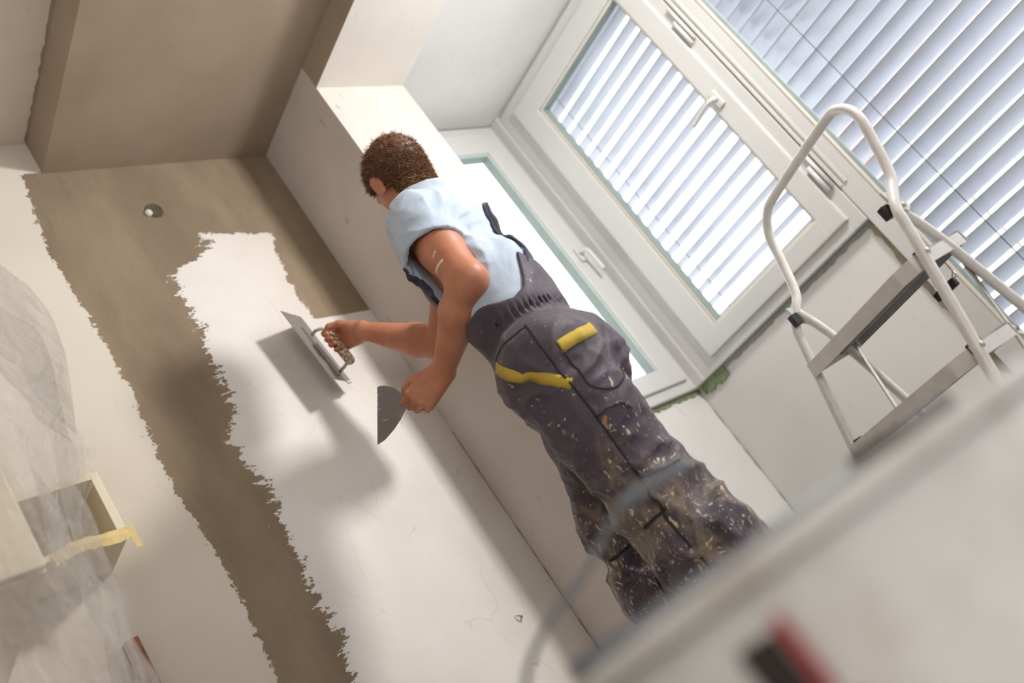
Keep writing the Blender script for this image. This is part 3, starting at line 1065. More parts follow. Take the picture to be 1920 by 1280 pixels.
# joints
HEAD = V3(1.760, 1.594, 1.647)
NECK0 = V3(1.720, 1.538, 1.486)
SHL = V3(1.598, 1.487, 1.415)
SHR = V3(1.842, 1.640, 1.420)
ELL_ = V3(1.530, 1.405, 1.150)
WRL = V3(1.527, 1.640, 1.066)
ELR = V3(1.835, 1.915, 1.285)
WRR = V3(1.750, 2.072, 1.486)
CHEST = V3(1.688, 1.530, 1.325)
WAIST = V3(1.635, 1.450, 1.055)
PELV = V3(1.622, 1.430, 0.920)
HIPL, KNL, ANL = V3(1.548, 1.368, 0.870), V3(1.577, 1.375, 0.525), V3(1.600, 1.330, 0.085)
HIPR, KNR, ANR = V3(1.692, 1.452, 0.872), V3(1.698, 1.605, 0.545), V3(1.685, 1.635, 0.085)
CF = unit(V3(-0.17, 0.96, -0.16))      # chest facing
CRT = unit(np.cross(CF, ZUP))          # chest right
PF = unit(V3(0.10, 0.99, 0.0))         # pelvis facing
PRT = unit(np.cross(PF, ZUP))
HF = unit(V3(0.16, 0.94, -0.22))       # face direction
HRT = unit(np.cross(HF, ZUP))
HUP = unit(np.cross(HRT, HF))


def torso(p):
    d = cap(p, WAIST + V3(0, 0, -0.04), CHEST + V3(0, 0, -0.02), 0.112, 0.136, CF, 0.76)
    d = smin(d, ell(p, CHEST + V3(0.0, -0.010, 0.035), (0.138, 0.102, 0.12), (CRT, CF, np.cross(CRT, CF))), 0.05)
    d = smin(d, cap(p, SHL + CRT * 0.02, SHR - CRT * 0.02, 0.056, 0.056), 0.07)
    d = smin(d, cap(p, NECK0 + V3(0, -0.015, -0.05), NECK0, 0.078, 0.060), 0.06)
    return d


def skull(p):
    H = HEAD
    d = ell(p, H - HF * 0.008 + HUP * 0.022, (0.0745, 0.096, 0.093), (HRT, HF, HUP))
    d = smin(d, ell(p, H + HF * 0.030 - HUP * 0.038, (0.060, 0.062, 0.080), (HRT, HF, HUP)), 0.04)
    return d


def hand_field(p, d, K, e1, e2, e3, W_, curl, thumb, r0=0.0092):
    """four fingers rooted in the palm, unequal and bent, and a thumb; returns the union with d"""
    # palm
    for j, (o, L) in enumerate(((-1.5, 0.9), (-0.5, 0.97), (0.5, 1.0), (1.5, 0.96))):
        mcp = K + e2 * 0.0195 * o + e1 * (-0.006 if j in (0,) else 0.0)
        d = smin(d, cap(p, W_ + e2 * 0.011 * o, mcp, 0.0165, 0.0128), 0.010)
    d = smin(d, cap(p, W_ * 0.6 + K * 0.4 - e3 * 0.008 + e2 * 0.02, K * 0.7 + W_ * 0.3 - e3 * 0.009 + e2 * 0.018, 0.015, 0.011), 0.012)
    lens = ((0.034, 0.020, 0.017), (0.041, 0.026, 0.019), (0.044, 0.028, 0.020), (0.040, 0.025, 0.019))
    for j, o in enumerate((-1.5, -0.5, 0.5, 1.5)):
        q = K + e2 * 0.0195 * o + e1 * (-0.006 if j == 0 else 0.0)
        ang = 0.0
        f = None
        for k in range(3):
            ang += math.radians(curl[j][k])
            dr = e1 * math.cos(ang) - e3 * math.sin(ang) - e2 * 0.10 * (o / 1.5) * (1 if k else 0)
            q2 = q + unit(dr) * lens[j][k]
            rr_ = r0 * (1.0 if j else 0.88)
            g = cap(p, q, q2, rr_ * (1.06 - 0.08 * k), rr_ * (0.98 - 0.10 * k))
            f = g if f is None else smin(f, g, 0.005)
            q = q2
        d = smin(d, f, 0.005)
    f = None
    for a, b, ra, rb in zip(thumb, thumb[1:], (0.015, 0.0118, 0.0105), (0.0118, 0.0105, 0.009)):
        g = cap(p, a, b, ra, rb)
        f = g if f is None else smin(f, g, 0.006)
    return smin(d, f, 0.009)


# left hand: hammer grip on the scraper, back of the hand towards the room
LK = V3(1.4685, 1.712, 1.0435)
L1 = unit(V3(-0.62, 0.73, -0.27))
_e = V3(-0.40, 0.06, 0.87)
L2 = unit(_e - L1 * (_e @ L1))
L3 = np.cross(L2, L1)
LT = [WRL * 0.65 + LK * 0.35 + L2 * 0.022 - L3 * 0.004, LK - L1 * 0.028 + L2 * 0.045 - L3 * 0.022, LK - L1 * 0.002 + L2 * 0.047 - L3 * 0.036, LK + L1 * 0.018 + L2 * 0.036 - L3 * 0.046]
# right hand: round the trowel handle
RK = V3(1.742, 2.162, 1.535)
R1 = unit(RK - WRR)
_e = V3(-0.06, -0.46, 0.88)
R2 = unit(_e - R1 * (_e @ R1))
R3 = np.cross(R1, R2)
RT = [WRR * 0.65 + RK * 0.35 + R2 * 0.022 - R3 * 0.004, RK - R1 * 0.030 + R2 * 0.043 - R3 * 0.022, RK - R1 * 0.004 + R2 * 0.044 - R3 * 0.042, RK + R1 * 0.018 + R2 * 0.030 - R3 * 0.050]


def body(p):
    d = torso(p) + 0.012
    d = smin(d, cap(p, NECK0 + V3(0, 0, -0.01), HEAD - HUP * 0.045 - HF * 0.012, 0.060, 0.056), 0.035)
    h = skull(p)
    # face
    h = smin(h, cap(p, HEAD + HF * 0.086 + HUP * 0.008, HEAD + HF * 0.104 - HUP * 0.026, 0.010, 0.014), 0.014)
    h = smin(h, ell(p, HEAD + HF * 0.078 - HUP * 0.095, (0.026, 0.020, 0.020), (HRT, HF, HUP)), 0.03)
    h = smin(h, cap(p, HEAD + HF * 0.083 + HUP * 0.030 - HRT * 0.035, HEAD + HF * 0.083 + HUP * 0.030 + HRT * 0.035, 0.010, 0.010), 0.016)
    for s in (-1, 1):
        h = smax(h, -ell(p, HEAD + HF * 0.094 + HUP * 0.012 + HRT * 0.032 * s, (0.014, 0.010, 0.009), (HRT, HF, HUP)), 0.008)
        h = smin(h, ell(p, HEAD + HF * 0.079 + HUP * 0.010 + HRT * 0.031 * s, (0.0115, 0.0115, 0.0115)), 0.002)
        # ear: shell with a hollow and a lobe
        c = HEAD + HRT * 0.079 * s - HF * 0.004 - HUP * 0.008
        ea = unit(HRT * s - HF * 0.45)
        eb = unit(np.cross(ea, HUP))
        e = ell(p, c + ea * 0.006, (0.0075, 0.019, 0.034), (ea, eb, HUP))
        e = smin(e, ell(p, c - HUP * 0.028 + ea * 0.004, (0.006, 0.010, 0.010), (ea, eb, HUP)), 0.008)
        e = smax(e, -ell(p, c + ea * 0.015, (0.008, 0.011, 0.021), (ea, eb, HUP)), 0.004)
        h = smin(h, e, 0.006)
    h = smin(h, cap(p, HEAD + HF * 0.094 - HUP * 0.056 - HRT * 0.018, HEAD + HF * 0.094 - HUP * 0.056 + HRT * 0.018, 0.006, 0.006), 0.008)
    h = smin(h, cap(p, HEAD + HF * 0.090 - HUP * 0.068 - HRT * 0.015, HEAD + HF * 0.090 - HUP * 0.068 + HRT * 0.015, 0.007, 0.007), 0.006)
    d = smin(d, h, 0.02)
    # arms
    for S, E, W_, bul in ((SHL, ELL_, WRL, V3(-0.3, -0.3, 0)), (SHR, ELR, WRR, V3(0, 0, -0.3))):
        m = S * 0.5 + E * 0.5
        d = smin(d, cap(p, S, m, 0.058, 0.054), 0.03)
        d = smin(d, cap(p, m, E, 0.054, 0.046), 0.02)
        fm = E * 0.68 + W_ * 0.32
        dirf = unit(W_ - E)
        ax = unit(np.cross(dirf, unit(E - S)))
        d = smin(d, cap(p, E, fm, 0.043, 0.0495), 0.022)
        d = smin(d, cap(p, fm, W_, 0.0495, 0.0275, ax, 1.0), 0.015)
        # elbow point
        out = unit(unit(E - S) - dirf * 0.9)
        d = smin(d, ell(p, E + out * 0.016, (0.030, 0.030, 0.030)), 0.025)
    d = hand_field(p, d, LK, L1, L2, L3, WRL, ((62, 88, 45), (58, 86, 45), (52, 84, 45), (42, 80, 45)), LT)
    d = hand_field(p, d, RK, R1, R2, R3, WRR, ((62, 80, 45), (60, 80, 45), (56, 78, 45), (46, 74, 40)), RT)
    return d


def folds(p, amp, f, seed, stretch):
    """cloth folds: noise stretched along a direction, sharpened to creases"""
    q = p - (p @ stretch[0].astype(np.float32))[:, None] * ((1 - stretch[1]) * stretch[0]).astype(np.float32)
    n = vnoise(q, f, seed)
    return amp * (1 - 2 * np.abs(n))


SLEEVE = V3(1.556, 1.462, 1.277)       # sleeve hem centre
SLD = unit(SLEEVE - SHL)


def blouse(p, t):
    # jersey over the torso, bagging above the trousers
    return smin(t - 0.007, cap(p, WAIST + V3(0.0, -0.02, 0.0), WAIST + V3(0.02, -0.01, 0.10), 0.106, 0.116, CF, 0.82), 0.05)


def shirt(p):
    low = np.clip((1.34 - p[:, 2]) / 0.3, 0, 1)
    diag = unit(V3(0.4, 0.3, 0.85))
    wr = folds(p, 0.0075, 42, 3, (diag, 0.35)) * (0.55 + low) + folds(p, 0.0032, 92, 8, (diag, 0.4))
    t = torso(p)
    d = smin(blouse(p, t), cap(p, NECK0 + V3(0, -0.02, -0.06), NECK0 + V3(0.004, -0.004, 0.035), 0.082, 0.066), 0.04)
    d = d - wr * np.clip((p[:, 2] - 1.06) / 0.12, 0.1, 1)
    d = np.maximum(d, -(t + 0.014))
    # sleeves, each a hollow shell with its own hem
    for S, H, D, r0, r1, nrm in ((SHL, SLEEVE, SLD, 0.069, 0.083, unit(SLD + V3(-0.12, -0.1, 0.0))), (SHR, SHR + unit(ELR - SHR) * 0.15, unit(ELR - SHR), 0.064, 0.074, unit(ELR - SHR))):
        o = cap(p, S + D * 0.0, H + D * 0.03, r0, r1) - wr * 0.8
        i = cap(p, S + D * 0.02, H + D * 0.06, r0 - 0.010, r1 - 0.0075) - wr * 0.8
        cut = (p - H.astype(np.float32)) @ nrm.astype(np.float32)
        # rolled double hem
        hem = np.exp(-((cut + 0.012) / 0.007) ** 2) * 0.0012
        sl = np.maximum(np.maximum(o - hem, -i), cut)
        d = smin(d, sl, 0.022)
        d = np.maximum(d, -np.maximum(cap(p, S + D * 0.075, H + D * 0.08, r0 - 0.012, r1 - 0.006), (t + 0.016) * -1 - 0.0))
    neck = cap(p, NECK0 + V3(0, -0.004, -0.02), HEAD, 0.0615, 0.070)
    d = np.maximum(d, -neck)
    d = np.maximum(d, (p - (NECK0 + V3(0, 0, 0.052)).astype(np.float32)) @ unit(V3(0.05, -0.30, 1)).astype(np.float32))
    d = np.maximum(d, 0.985 - p[:, 2])
    return d


def legs(p):
    d = None
    for H, K, A in ((HIPL, KNL, ANL), (HIPR, KNR, ANR)):
        m = H * 0.55 + K * 0.45
        f = cap(p, H + V3(0, 0, -0.01), m, 0.118, 0.104)
        f = smin(f, cap(p, m, K, 0.104, 0.094), 0.03)
        f = smin(f, cap(p, K, K * 0.62 + A * 0.38 + V3(0, -0.012, 0), 0.094, 0.104), 0.03)
        f = smin(f, cap(p, K * 0.62 + A * 0.38 + V3(0, -0.012, 0), A, 0.104, 0.092), 0.03)
        d = f if d is None else smin(d, f, 0.02)
    return d


def trousers_solid(p):
    d = legs(p)
    pel = cap(p, PELV + V3(0, 0, 0.0), PELV + V3(0.003, 0.014, 0.09), 0.138, 0.104, PF, 0.84)
    pel = smin(pel, ell(p, PELV - PF * 0.040 - PRT * 0.066 + V3(0, 0, -0.05), (0.082, 0.080, 0.10)), 0.04)
    pel = smin(pel, ell(p, PELV - PF * 0.040 + PRT * 0.066 + V3(0, 0, -0.05), (0.082, 0.080, 0.10)), 0.04)
    d = smin(d, pel, 0.05)
    return d


def trousers(p):
    d = trousers_solid(p)
    z = p[:, 2]
    # long diagonal folds, bunched at knee, hem and below the seat
    w1 = 0.35 + np.exp(-((z - 0.50) / 0.10) ** 2) * 1.0 + np.exp(-((z - 0.30) / 0.13) ** 2) * 1.1 + np.exp(-((z - 0.82) / 0.06) ** 2) * 0.6
    d = d - folds(p, 0.0100, 34, 21, (unit(V3(0.75, 0.55, 0.35)), 0.42)) * w1
    d = d - folds(p, 0.0034, 78, 5, (unit(V3(0.6, 0.5, 0.6)), 0.45)) * (0.5 + 0.5 * w1)
    # upper body panel following the torso
    tor = torso(p)
    bl = blouse(p, tor)
    up = bl - 0.0135 - 0.4 * folds(p, 0.0060, 38, 3, (unit(V3(0.4, 0.3, 0.85)), 0.35))
    lat = (p - WAIST.astype(np.float32)) @ PRT.astype(np.float32)
    fwd = (p - WAIST.astype(np.float32)) @ PF.astype(np.float32)
    top = np.interp(lat, [-0.12, -0.095, -0.065, -0.03, -0.01, 0.03, 0.07, 0.12], [1.075, 1.055, 1.046, 1.060, 1.085, 1.16, 1.13, 1.09]) + 0.20 * np.clip((fwd - 0.045) / 0.05, 0, 1)
    up = smax(up, (z - top) * 0.8, 0.006)
    up = np.maximum(up, 0.95 - z)
    up = np.maximum(up, -(bl - 0.003))
    d = smax(d, z - 1.055, 0.02)
    d = smin(d, up, 0.012)
    # gathered elastic at the back of the waist
    g = np.exp(-((z - 1.012) / 0.016) ** 2) * np.clip(-fwd / 0.05, 0, 1)
    d = d + g * (0.0015 + 0.0035 * np.sin(lat * 420))
    d = np.maximum(d, 0.055 - z)
    return d


def mesh_from_field(fn, lo, hi, res, blk=6, slack=1.7):
    """surface nets on a dense lattice, evaluated only near the surface"""
    lo = np.asarray(lo, dtype=np.float64)
    dims = np.ceil((np.asarray(hi) - lo) / (res * blk)).astype(int)
    nb = dims
    gx = [lo[i] + np.arange(nb[i] + 1) * res * blk for i in range(3)]
    G = np.stack(np.meshgrid(*gx, indexing='ij'), -1).reshape(-1, 3).astype(np.float32)
    c = fn(G).reshape(nb + 1)
    mn = None
    for dx in (0, 1):
        for dy in (0, 1):
            for dz in (0, 1):
                a = np.abs(c[dx:nb[0] + dx, dy:nb[1] + dy, dz:nb[2] + dz])
                mn = a if mn is None else np.minimum(mn, a)
    act = mn < res * blk * slack
    n = nb * blk
    D = np.repeat(np.repeat(np.repeat(np.sign(c[:-1, :-1, :-1]).astype(np.float32), blk, 0), blk, 1), blk, 2) * (res * blk)
    bi = np.argwhere(act)
    off = np.stack(np.meshgrid(*[np.arange(blk)] * 3, indexing='ij'), -1).reshape(-1, 3)
    ii = (bi[:, None, :] * blk + off[None]).reshape(-1, 3)
    for s in range(0, len(ii), 400000):
        q = ii[s:s + 400000]
        D[q[:, 0], q[:, 1], q[:, 2]] = fn((lo + q * res).astype(np.float32))
    S = D < 0
    m = n - 1
    cnt = np.zeros(m, dtype=np.int8)
    for dx in (0, 1):
        for dy in (0, 1):
            for dz in (0, 1):
                cnt += S[dx:m[0] + dx, dy:m[1] + dy, dz:m[2] + dz]
    cell = np.argwhere((cnt > 0) & (cnt < 8))
    idx = np.full(m, -1, dtype=np.int32)
    idx[cell[:, 0], cell[:, 1], cell[:, 2]] = np.arange(len(cell))
    corners = [(dx, dy, dz) for dx in (0, 1) for dy in (0, 1) for dz in (0, 1)]
    val = np.stack([D[cell[:, 0] + a, cell[:, 1] + b, cell[:, 2] + e] for a, b, e in corners], 1)
    acc = np.zeros((len(cell), 3))
    num = np.zeros(len(cell))
    for i in range(8):
        for j in range(i + 1, 8):
            ca, cb = np.array(corners[i]), np.array(corners[j])
            if np.abs(ca - cb).sum() != 1:
                continue
            va, vb = val[:, i], val[:, j]
            x = (va < 0) != (vb < 0)
            t = np.where(x, va / np.where(x, va - vb, 1), 0)
            acc += np.where(x[:, None], ca + t[:, None] * (cb - ca), 0)
            num += x
    verts = lo + (cell + acc / num[:, None]) * res
    quads = []
    for ax in range(3):
        u, v = (ax + 1) % 3, (ax + 2) % 3
        sl0 = [slice(0, m[k]) for k in range(3)]
        sl1 = list(sl0)
        sl1[ax] = slice(1, m[ax] + 1)
        a, b = S[tuple(sl0)], S[tuple(sl1)]
        for flip, mask in ((False, a & ~b), (True, ~a & b)):
            e = np.argwhere(mask)
            e = e[(e[:, u] > 0) & (e[:, v] > 0)]
            du, dv = np.zeros(3, int), np.zeros(3, int)
            du[u] = 1
            dv[v] = 1
            q = np.stack([idx[tuple((e - o).T)] for o in (0 * du, du, du + dv, dv)], 1)
            q = q[(q >= 0).all(1)]
            quads.append(q if flip is False else q[:, ::-1])
    q = np.concatenate(quads)
    return verts, q


def grad(fn, p, e=0.002):
    p = np.asarray(p, dtype=np.float32).reshape(-1, 3)
    g = np.stack([fn(p + np.eye(3, dtype=np.float32)[i] * e) - fn(p - np.eye(3, dtype=np.float32)[i] * e) for i in range(3)], 1)
    return g / (np.linalg.norm(g, axis=1, keepdims=True) + 1e-9)


def snap(fn, p, off=0.0, it=12):
    """move points onto the surface of a field, off metres outside it"""
    p = np.asarray(p, dtype=np.float64).reshape(-1, 3).copy()
    for _ in range(it):
        d = fn(p.astype(np.float32))
        p -= grad(fn, p) * np.clip(d - off, -0.02, 0.02)[:, None] * 0.8
    return p
# <<< FIELD


def skin_mat():
    m, nt, bs = new_mat('tanned_skin')
    co = objco(nt)
    c = mix(nt, smooth(nt, noise(nt, co, 16, 4), 0.3, 0.7), srgb(196, 134, 104), srgb(184, 118, 90))
    c = mix(nt, math_(nt, 'MULTIPLY', smooth(nt, noise(nt, co, 60, 4), 0.6, 0.75), 0.25), c, srgb(160, 96, 76))
    # dried plaster dust
    dust = smooth(nt, noise(nt, mapping(nt, co, (1, 1, 0.35)), 46, 4, 0.6), 0.70, 0.735)
    c = mix(nt, math_(nt, 'MULTIPLY', dust, 0.55), c, srgb(228, 216, 206))
    nt.links.new(c, bs.inputs['Base Color'])
    bs.inputs['Roughness'].default_value = 0.48
    bs.inputs['Specular IOR Level'].default_value = 0.4
    bump(nt, bs, noise(nt, co, 260, 3), 0.12, 0.001)
    return m


def cloth_mat(name, colour, shade, rough=0.85):
    m, nt, bs = new_mat(name)
    co = objco(nt)
    c = mix(nt, smooth(nt, noise(nt, co, 6, 4), 0.3, 0.7), colour, shade)
    nt.links.new(c, bs.inputs['Base Color'])
    bs.inputs['Roughness'].default_value = rough
    bs.inputs['Sheen Weight'].default_value = 0.15
    bs.inputs['Specular IOR Level'].default_value = 0.2
    h = math_(nt, 'ADD', noise(nt, mapping(nt, co, (1, 1, 0.5)), 24, 4, 0.5, 0.8), math_(nt, 'MULTIPLY', noise(nt, co, 420, 2), 0.12))
    bump(nt, bs, h, 0.25, 0.006)
    return m


def overall_mat():
    """dark work cloth with plaster splashes and stains that get thicker towards the shins"""
    m, nt, bs = new_mat('splashed_work_cloth')
    co = objco(nt)
    sep = N(nt, 'ShaderNodeSeparateXYZ')
    nt.links.new(co, sep.inputs[0])
    Z = sep.outputs['Z']
    c = mix(nt, smooth(nt, noise(nt, co, 7, 5), 0.3, 0.7), srgb(84, 74, 86), srgb(64, 56, 66))
    low = smooth(nt, Z, 0.98, 0.35)
    st = noise(nt, mapping(nt, co, (1, 1, 0.6)), 11, 6, 0.65, 0.6)
    thr = math_(nt, 'SUBTRACT', st, math_(nt, 'MULTIPLY', low, 0.17))
    c = mix(nt, math_(nt, 'MULTIPLY', math_(nt, 'MULTIPLY', smooth(nt, math_(nt, 'ADD', st, math_(nt, 'MULTIPLY', low, 0.16)), 0.60, 0.78), 0.75), low), c, srgb(150, 134, 112))
    # splashes: two sizes of stretched drops
    a = noise(nt, mapping(nt, co, (1.0, 1.0, 0.55), (0, 0, 0), (0.5, 0.3, 0.2)), 52, 5, 0.6, 1.4)
    a = math_(nt, 'ADD', a, math_(nt, 'MULTIPLY', low, 0.075))
    c = mix(nt, smooth(nt, a, 0.685, 0.70), c, srgb(206, 186, 160))
    b_ = noise(nt, mapping(nt, co, (1.0, 1.0, 0.8), (3, 1, 2)), 120, 3, 0.5, 0.8)
    b_ = math_(nt, 'ADD', b_, math_(nt, 'MULTIPLY', low, 0.05))
    c = mix(nt, smooth(nt, b_, 0.72, 0.735), c, srgb(226, 214, 196))
    o_ = noise(nt, mapping(nt, co, (1, 1, 0.8), (7, 4, 1)), 30, 2, 0.4, 0.3)
    c = mix(nt, math_(nt, 'MULTIPLY', smooth(nt, o_, 0.76, 0.77), low), c, srgb(206, 150, 96))
    nt.links.new(c, bs.inputs['Base Color'])
    bs.inputs['Roughness'].default_value = 0.6
    bs.inputs['Sheen Weight'].default_value = 0.1
    bs.inputs['Specular IOR Level'].default_value = 0.35
    h = math_(nt, 'ADD', noise(nt, mapping(nt, co, (1, 1, 0.7)), 20, 4, 0.5, 0.9), math_(nt, 'MULTIPLY', noise(nt, co, 380, 2), 0.08))
    bump(nt, bs, h, 0.3, 0.007)
    return m


M_skin = skin_mat()
M_shirt = cloth_mat('pale_blue_jersey', srgb(192, 205, 221), srgb(180, 194, 212))
M_over = overall_mat()
M_seam = plain('dark_seam', srgb(46, 41, 46), 0.9)
M_strap = cloth_mat('navy_strap', srgb(78, 74, 98), srgb(62, 58, 80))
M_yellow = cloth_mat('yellow_trim', srgb(206, 176, 70), srgb(184, 154, 64), 0.8)
M_shoe = plain('dusty_boot', srgb(92, 82, 74), 0.8, 0, 0.2, 30, 0.4)


def sdf_object(name, fn, lo, hi, res, mat, parent):
    v, q = mesh_from_field(fn, lo, hi, res)
    me = bpy.data.meshes.new(name)
    me.from_pydata(v.tolist(), [], q.tolist())
    me.update()
    return link(name, me, mat, parent, True)


man = thing('person', (1.66, 1.45, 0.0), 'man from behind in light blue t-shirt and paint-splashed dark overalls, plastering the wall', 'person')
bd = sdf_object('body', body, (1.38, 1.27, 1.00), (2.04, 2.30, 1.82), 0.0032, M_skin, man)
sdf_object('t_shirt', shirt, (1.40, 1.25, 0.96), (2.06, 1.90, 1.56), 0.0038, M_shirt, man)
ov = sdf_object('overalls', trousers, (1.38, 1.18, 0.03), (1.95, 1.78, 1.36), 0.0045, M_over, man)

# ribbons sewn on the cloth: trims, pocket edges, seams, straps


def ribbon(name, pts, width, thick, mat, parent, fn, off, n=6, side=None):
    P = np.array([tuple(p) for p in bez(pts, n)])
    P = snap(fn, P, off)
    nrm = grad(fn, P)
    t = np.gradient(P, axis=0)
    t /= np.linalg.norm(t, axis=1, keepdims=True) + 1e-9
    s = np.cross(t, nrm)
    s /= np.linalg.norm(s, axis=1, keepdims=True) + 1e-9
    A = snap(fn, P + s * width / 2, off)
    B = snap(fn, P - s * width / 2, off)
    C_ = snap(fn, P, off)
    top = [[tuple(a + g * thick) for a in (x, y, z)] for x, y, z, g in zip(A, C_, B, nrm)]
    bot = [[tuple(a - g * 0.002) for a in (x, y, z)] for x, y, z, g in zip(A, C_, B, nrm)]
    m = MB()
    k = len(top)
    vt = [[m.bm.verts.new(p) for p in r] for r in top]
    vb = [[m.bm.verts.new(p) for p in r] for r in bot]
    for i in range(k - 1):
        for j in range(2):
            m.bm.faces.new((vt[i][j], vt[i][j + 1], vt[i + 1][j + 1], vt[i + 1][j]))
            m.bm.faces.new((vb[i][j], vb[i + 1][j], vb[i + 1][j + 1], vb[i][j + 1]))
        m.bm.faces.new((vt[i][0], vt[i + 1][0], vb[i + 1][0], vb[i][0]))
        m.bm.faces.new((vt[i][2], vb[i][2], vb[i + 1][2], vt[i + 1][2]))
    m.bm.faces.new((vt[0][0], vb[0][0], vb[0][1], vb[0][2], vt[0][2], vt[0][1]))
    m.bm.faces.new((vt[-1][0], vt[-1][1], vt[-1][2], vb[-1][2], vb[-1][1], vb[-1][0]))
    return m.build(name, mat, parent, True)


def vec(a):
    return Vector([float(x) for x in a])


ribbon('pocket_trim', [(1.4603, 1.4244, 0.9287), (1.4314, 1.3822, 0.8853), (1.4327, 1.3455, 0.8467), (1.445, 1.3043, 0.8077), (1.4727, 1.286, 0.7742)], 0.026, 0.0008, M_yellow, ov, trousers, 0.001)
fl = ribbon('pocket_flap', [(1.4852, 1.2624, 0.8515), (1.5132, 1.2544, 0.8551), (1.5487, 1.2496, 0.8597), (1.586, 1.2526, 0.8645), (1.626, 1.268, 0.876)], 0.029, 0.0010, M_yellow, ov, trousers, 0.001)
bpk = [(1.4902, 1.264, 0.8441), (1.4984, 1.2711, 0.7968), (1.4981, 1.2685, 0.7492), (1.539, 1.2586, 0.7223), (1.585, 1.262, 0.735), (1.62, 1.268, 0.76)]
ribbon('pocket_seam', bpk, 0.0045, 0.0012, M_seam, ov, trousers, 0.0006)
ribbon('side_seam', [(1.4926, 1.3093, 0.9498), (1.4586, 1.2805, 0.8441), (1.4729, 1.2879, 0.7671), (1.4813, 1.2932, 0.7052), (1.4929, 1.3055, 0.6134), (1.4923, 1.3058, 0.5399), (1.4867, 1.3062, 0.4896), (1.4869, 1.3085, 0.4264), (1.49, 1.29, 0.30)], 0.005, 0.0014, M_seam, ov, trousers, 0.0006)
ribbon('hip_seam', [(1.4855, 1.3067, 0.9434), (1.4602, 1.3532, 0.9454), (1.4644, 1.4207, 0.9368)], 0.004, 0.0012, M_seam, ov, trousers, 0.0006)
ribbon('thigh_pocket_edge', [(1.4821, 1.2915, 0.6926), (1.5099, 1.2687, 0.6922), (1.5387, 1.2611, 0.686), (1.5532, 1.2631, 0.6674)], 0.006, 0.0035, M_over, ov, trousers, 0.0006)
ribbon('thigh_pocket_seam', [(1.4916, 1.3069, 0.5382), (1.52, 1.2715, 0.5273), (1.5703, 1.257, 0.5264)], 0.004, 0.0012, M_seam, ov, trousers, 0.0006)
ribbon('knee_pocket_edge', [(1.4766, 1.3637, 0.4569), (1.482, 1.3281, 0.4594), (1.4908, 1.2979, 0.4608)], 0.007, 0.0015, M_seam, ov, trousers, 0.0006)
ribbon('knee_pocket_edge', [(1.5848, 1.6071, 0.4683), (1.5911, 1.5687, 0.4669), (1.598, 1.535, 0.467)], 0.007, 0.0015, M_seam, ov, trousers, 0.0006)
ribbon('inner_seam', [(1.58, 1.5, 0.46), (1.575, 1.51, 0.40), (1.57, 1.515, 0.33)], 0.004, 0.0012, M_seam, ov, trousers, 0.0006)

# straps of the overalls: one up the back over the right shoulder, one at the front left with its buckle
st = ribbon('back_strap', [(1.668, 1.340, 1.075), (1.672, 1.345, 1.12), (1.690, 1.362, 1.1826), (1.728, 1.400, 1.27), (1.748, 1.424, 1.345), (1.762, 1.46, 1.41), (1.775, 1.52, 1.45)], 0.030, 0.004, M_strap, ov, shirt, 0.006, 8)
ribbon('strap_ruffle', [(1.700, 1.372, 1.21), (1.725, 1.396, 1.262), (1.744, 1.416, 1.325), (1.755, 1.44, 1.385)], 0.020, 0.0055, M_seam, st, shirt, 0.007, 10)
ribbon('front_strap', [(1.494, 1.5236, 1.3015), (1.515, 1.545, 1.25), (1.535, 1.556, 1.19), (1.545, 1.553, 1.12), (1.545, 1.54, 1.05)], 0.034, 0.004, M_strap, ov, shirt, 0.002, 8)
ribbon('strap_trim', [(1.5335, 1.548, 1.165), (1.537, 1.546, 1.135), (1.538, 1.543, 1.11)], 0.014, 0.0035, M_yellow, ov, shirt, 0.0055, 4)

# dried plaster on skin
ribbon('plaster_smear', [(1.5001, 1.444, 1.2167), (1.4971, 1.4205, 1.2215), (1.5011, 1.4033, 1.222)], 0.006, 0.0008, M_white, bd, body, 0.0003)
ribbon('plaster_smear', [(1.5024, 1.4264, 1.2478), (1.5083, 1.4124, 1.2576)], 0.003, 0.0008, M_white, bd, body, 0.0003)
ribbon('plaster_smear', [(1.4838, 1.7362, 1.0266), (1.4937, 1.7345, 1.0122), (1.503, 1.735, 1.008)], 0.004, 0.001, M_white, bd, body, 0.0003)

# boots under the trouser hems
for A in (ANL, ANR):
    toe = A + PF * 0.165 + V3(0, 0, -0.045)

    def boot(p, A=A, toe=toe):
        d = cap(p, A + V3(0, 0, 0.05), A + V3(0, 0, -0.02), 0.052, 0.050)
        d = smin(d, cap(p, A + V3(0, 0, -0.035), toe, 0.046, 0.040), 0.03)
        d = smin(d, cap(p, A - PF * 0.03 + V3(0, 0, -0.045), A + V3(0, 0, -0.04), 0.040, 0.044), 0.02)
        d = np.maximum(d, 0.012 - p[:, 2])
        d = np.maximum(d, p[:, 2] - (A[2] + 0.06))
        sole = np.maximum(cap(p, A - PF * 0.035 + V3(0, 0, -0.075), toe + PF * 0.006 + V3(0, 0, -0.03), 0.049, 0.047), np.abs(p[:, 2] - 0.009) - 0.009)
        return np.minimum(d, sole)
    sdf_object('boot', boot, (A[0] - 0.1, A[1] - 0.14, -0.01), (A[0] + 0.13, A[1] + 0.26, A[2] + 0.08), 0.004, M_shoe, man)

# ------------------------------------------------------------------ hair: a cap of short hair plus single locks


def scalp(p):
    return smin(skull(p), cap(p, NECK0 + V3(0, 0, -0.01), HEAD - HUP * 0.045 - HF * 0.012, 0.060, 0.056), 0.035)


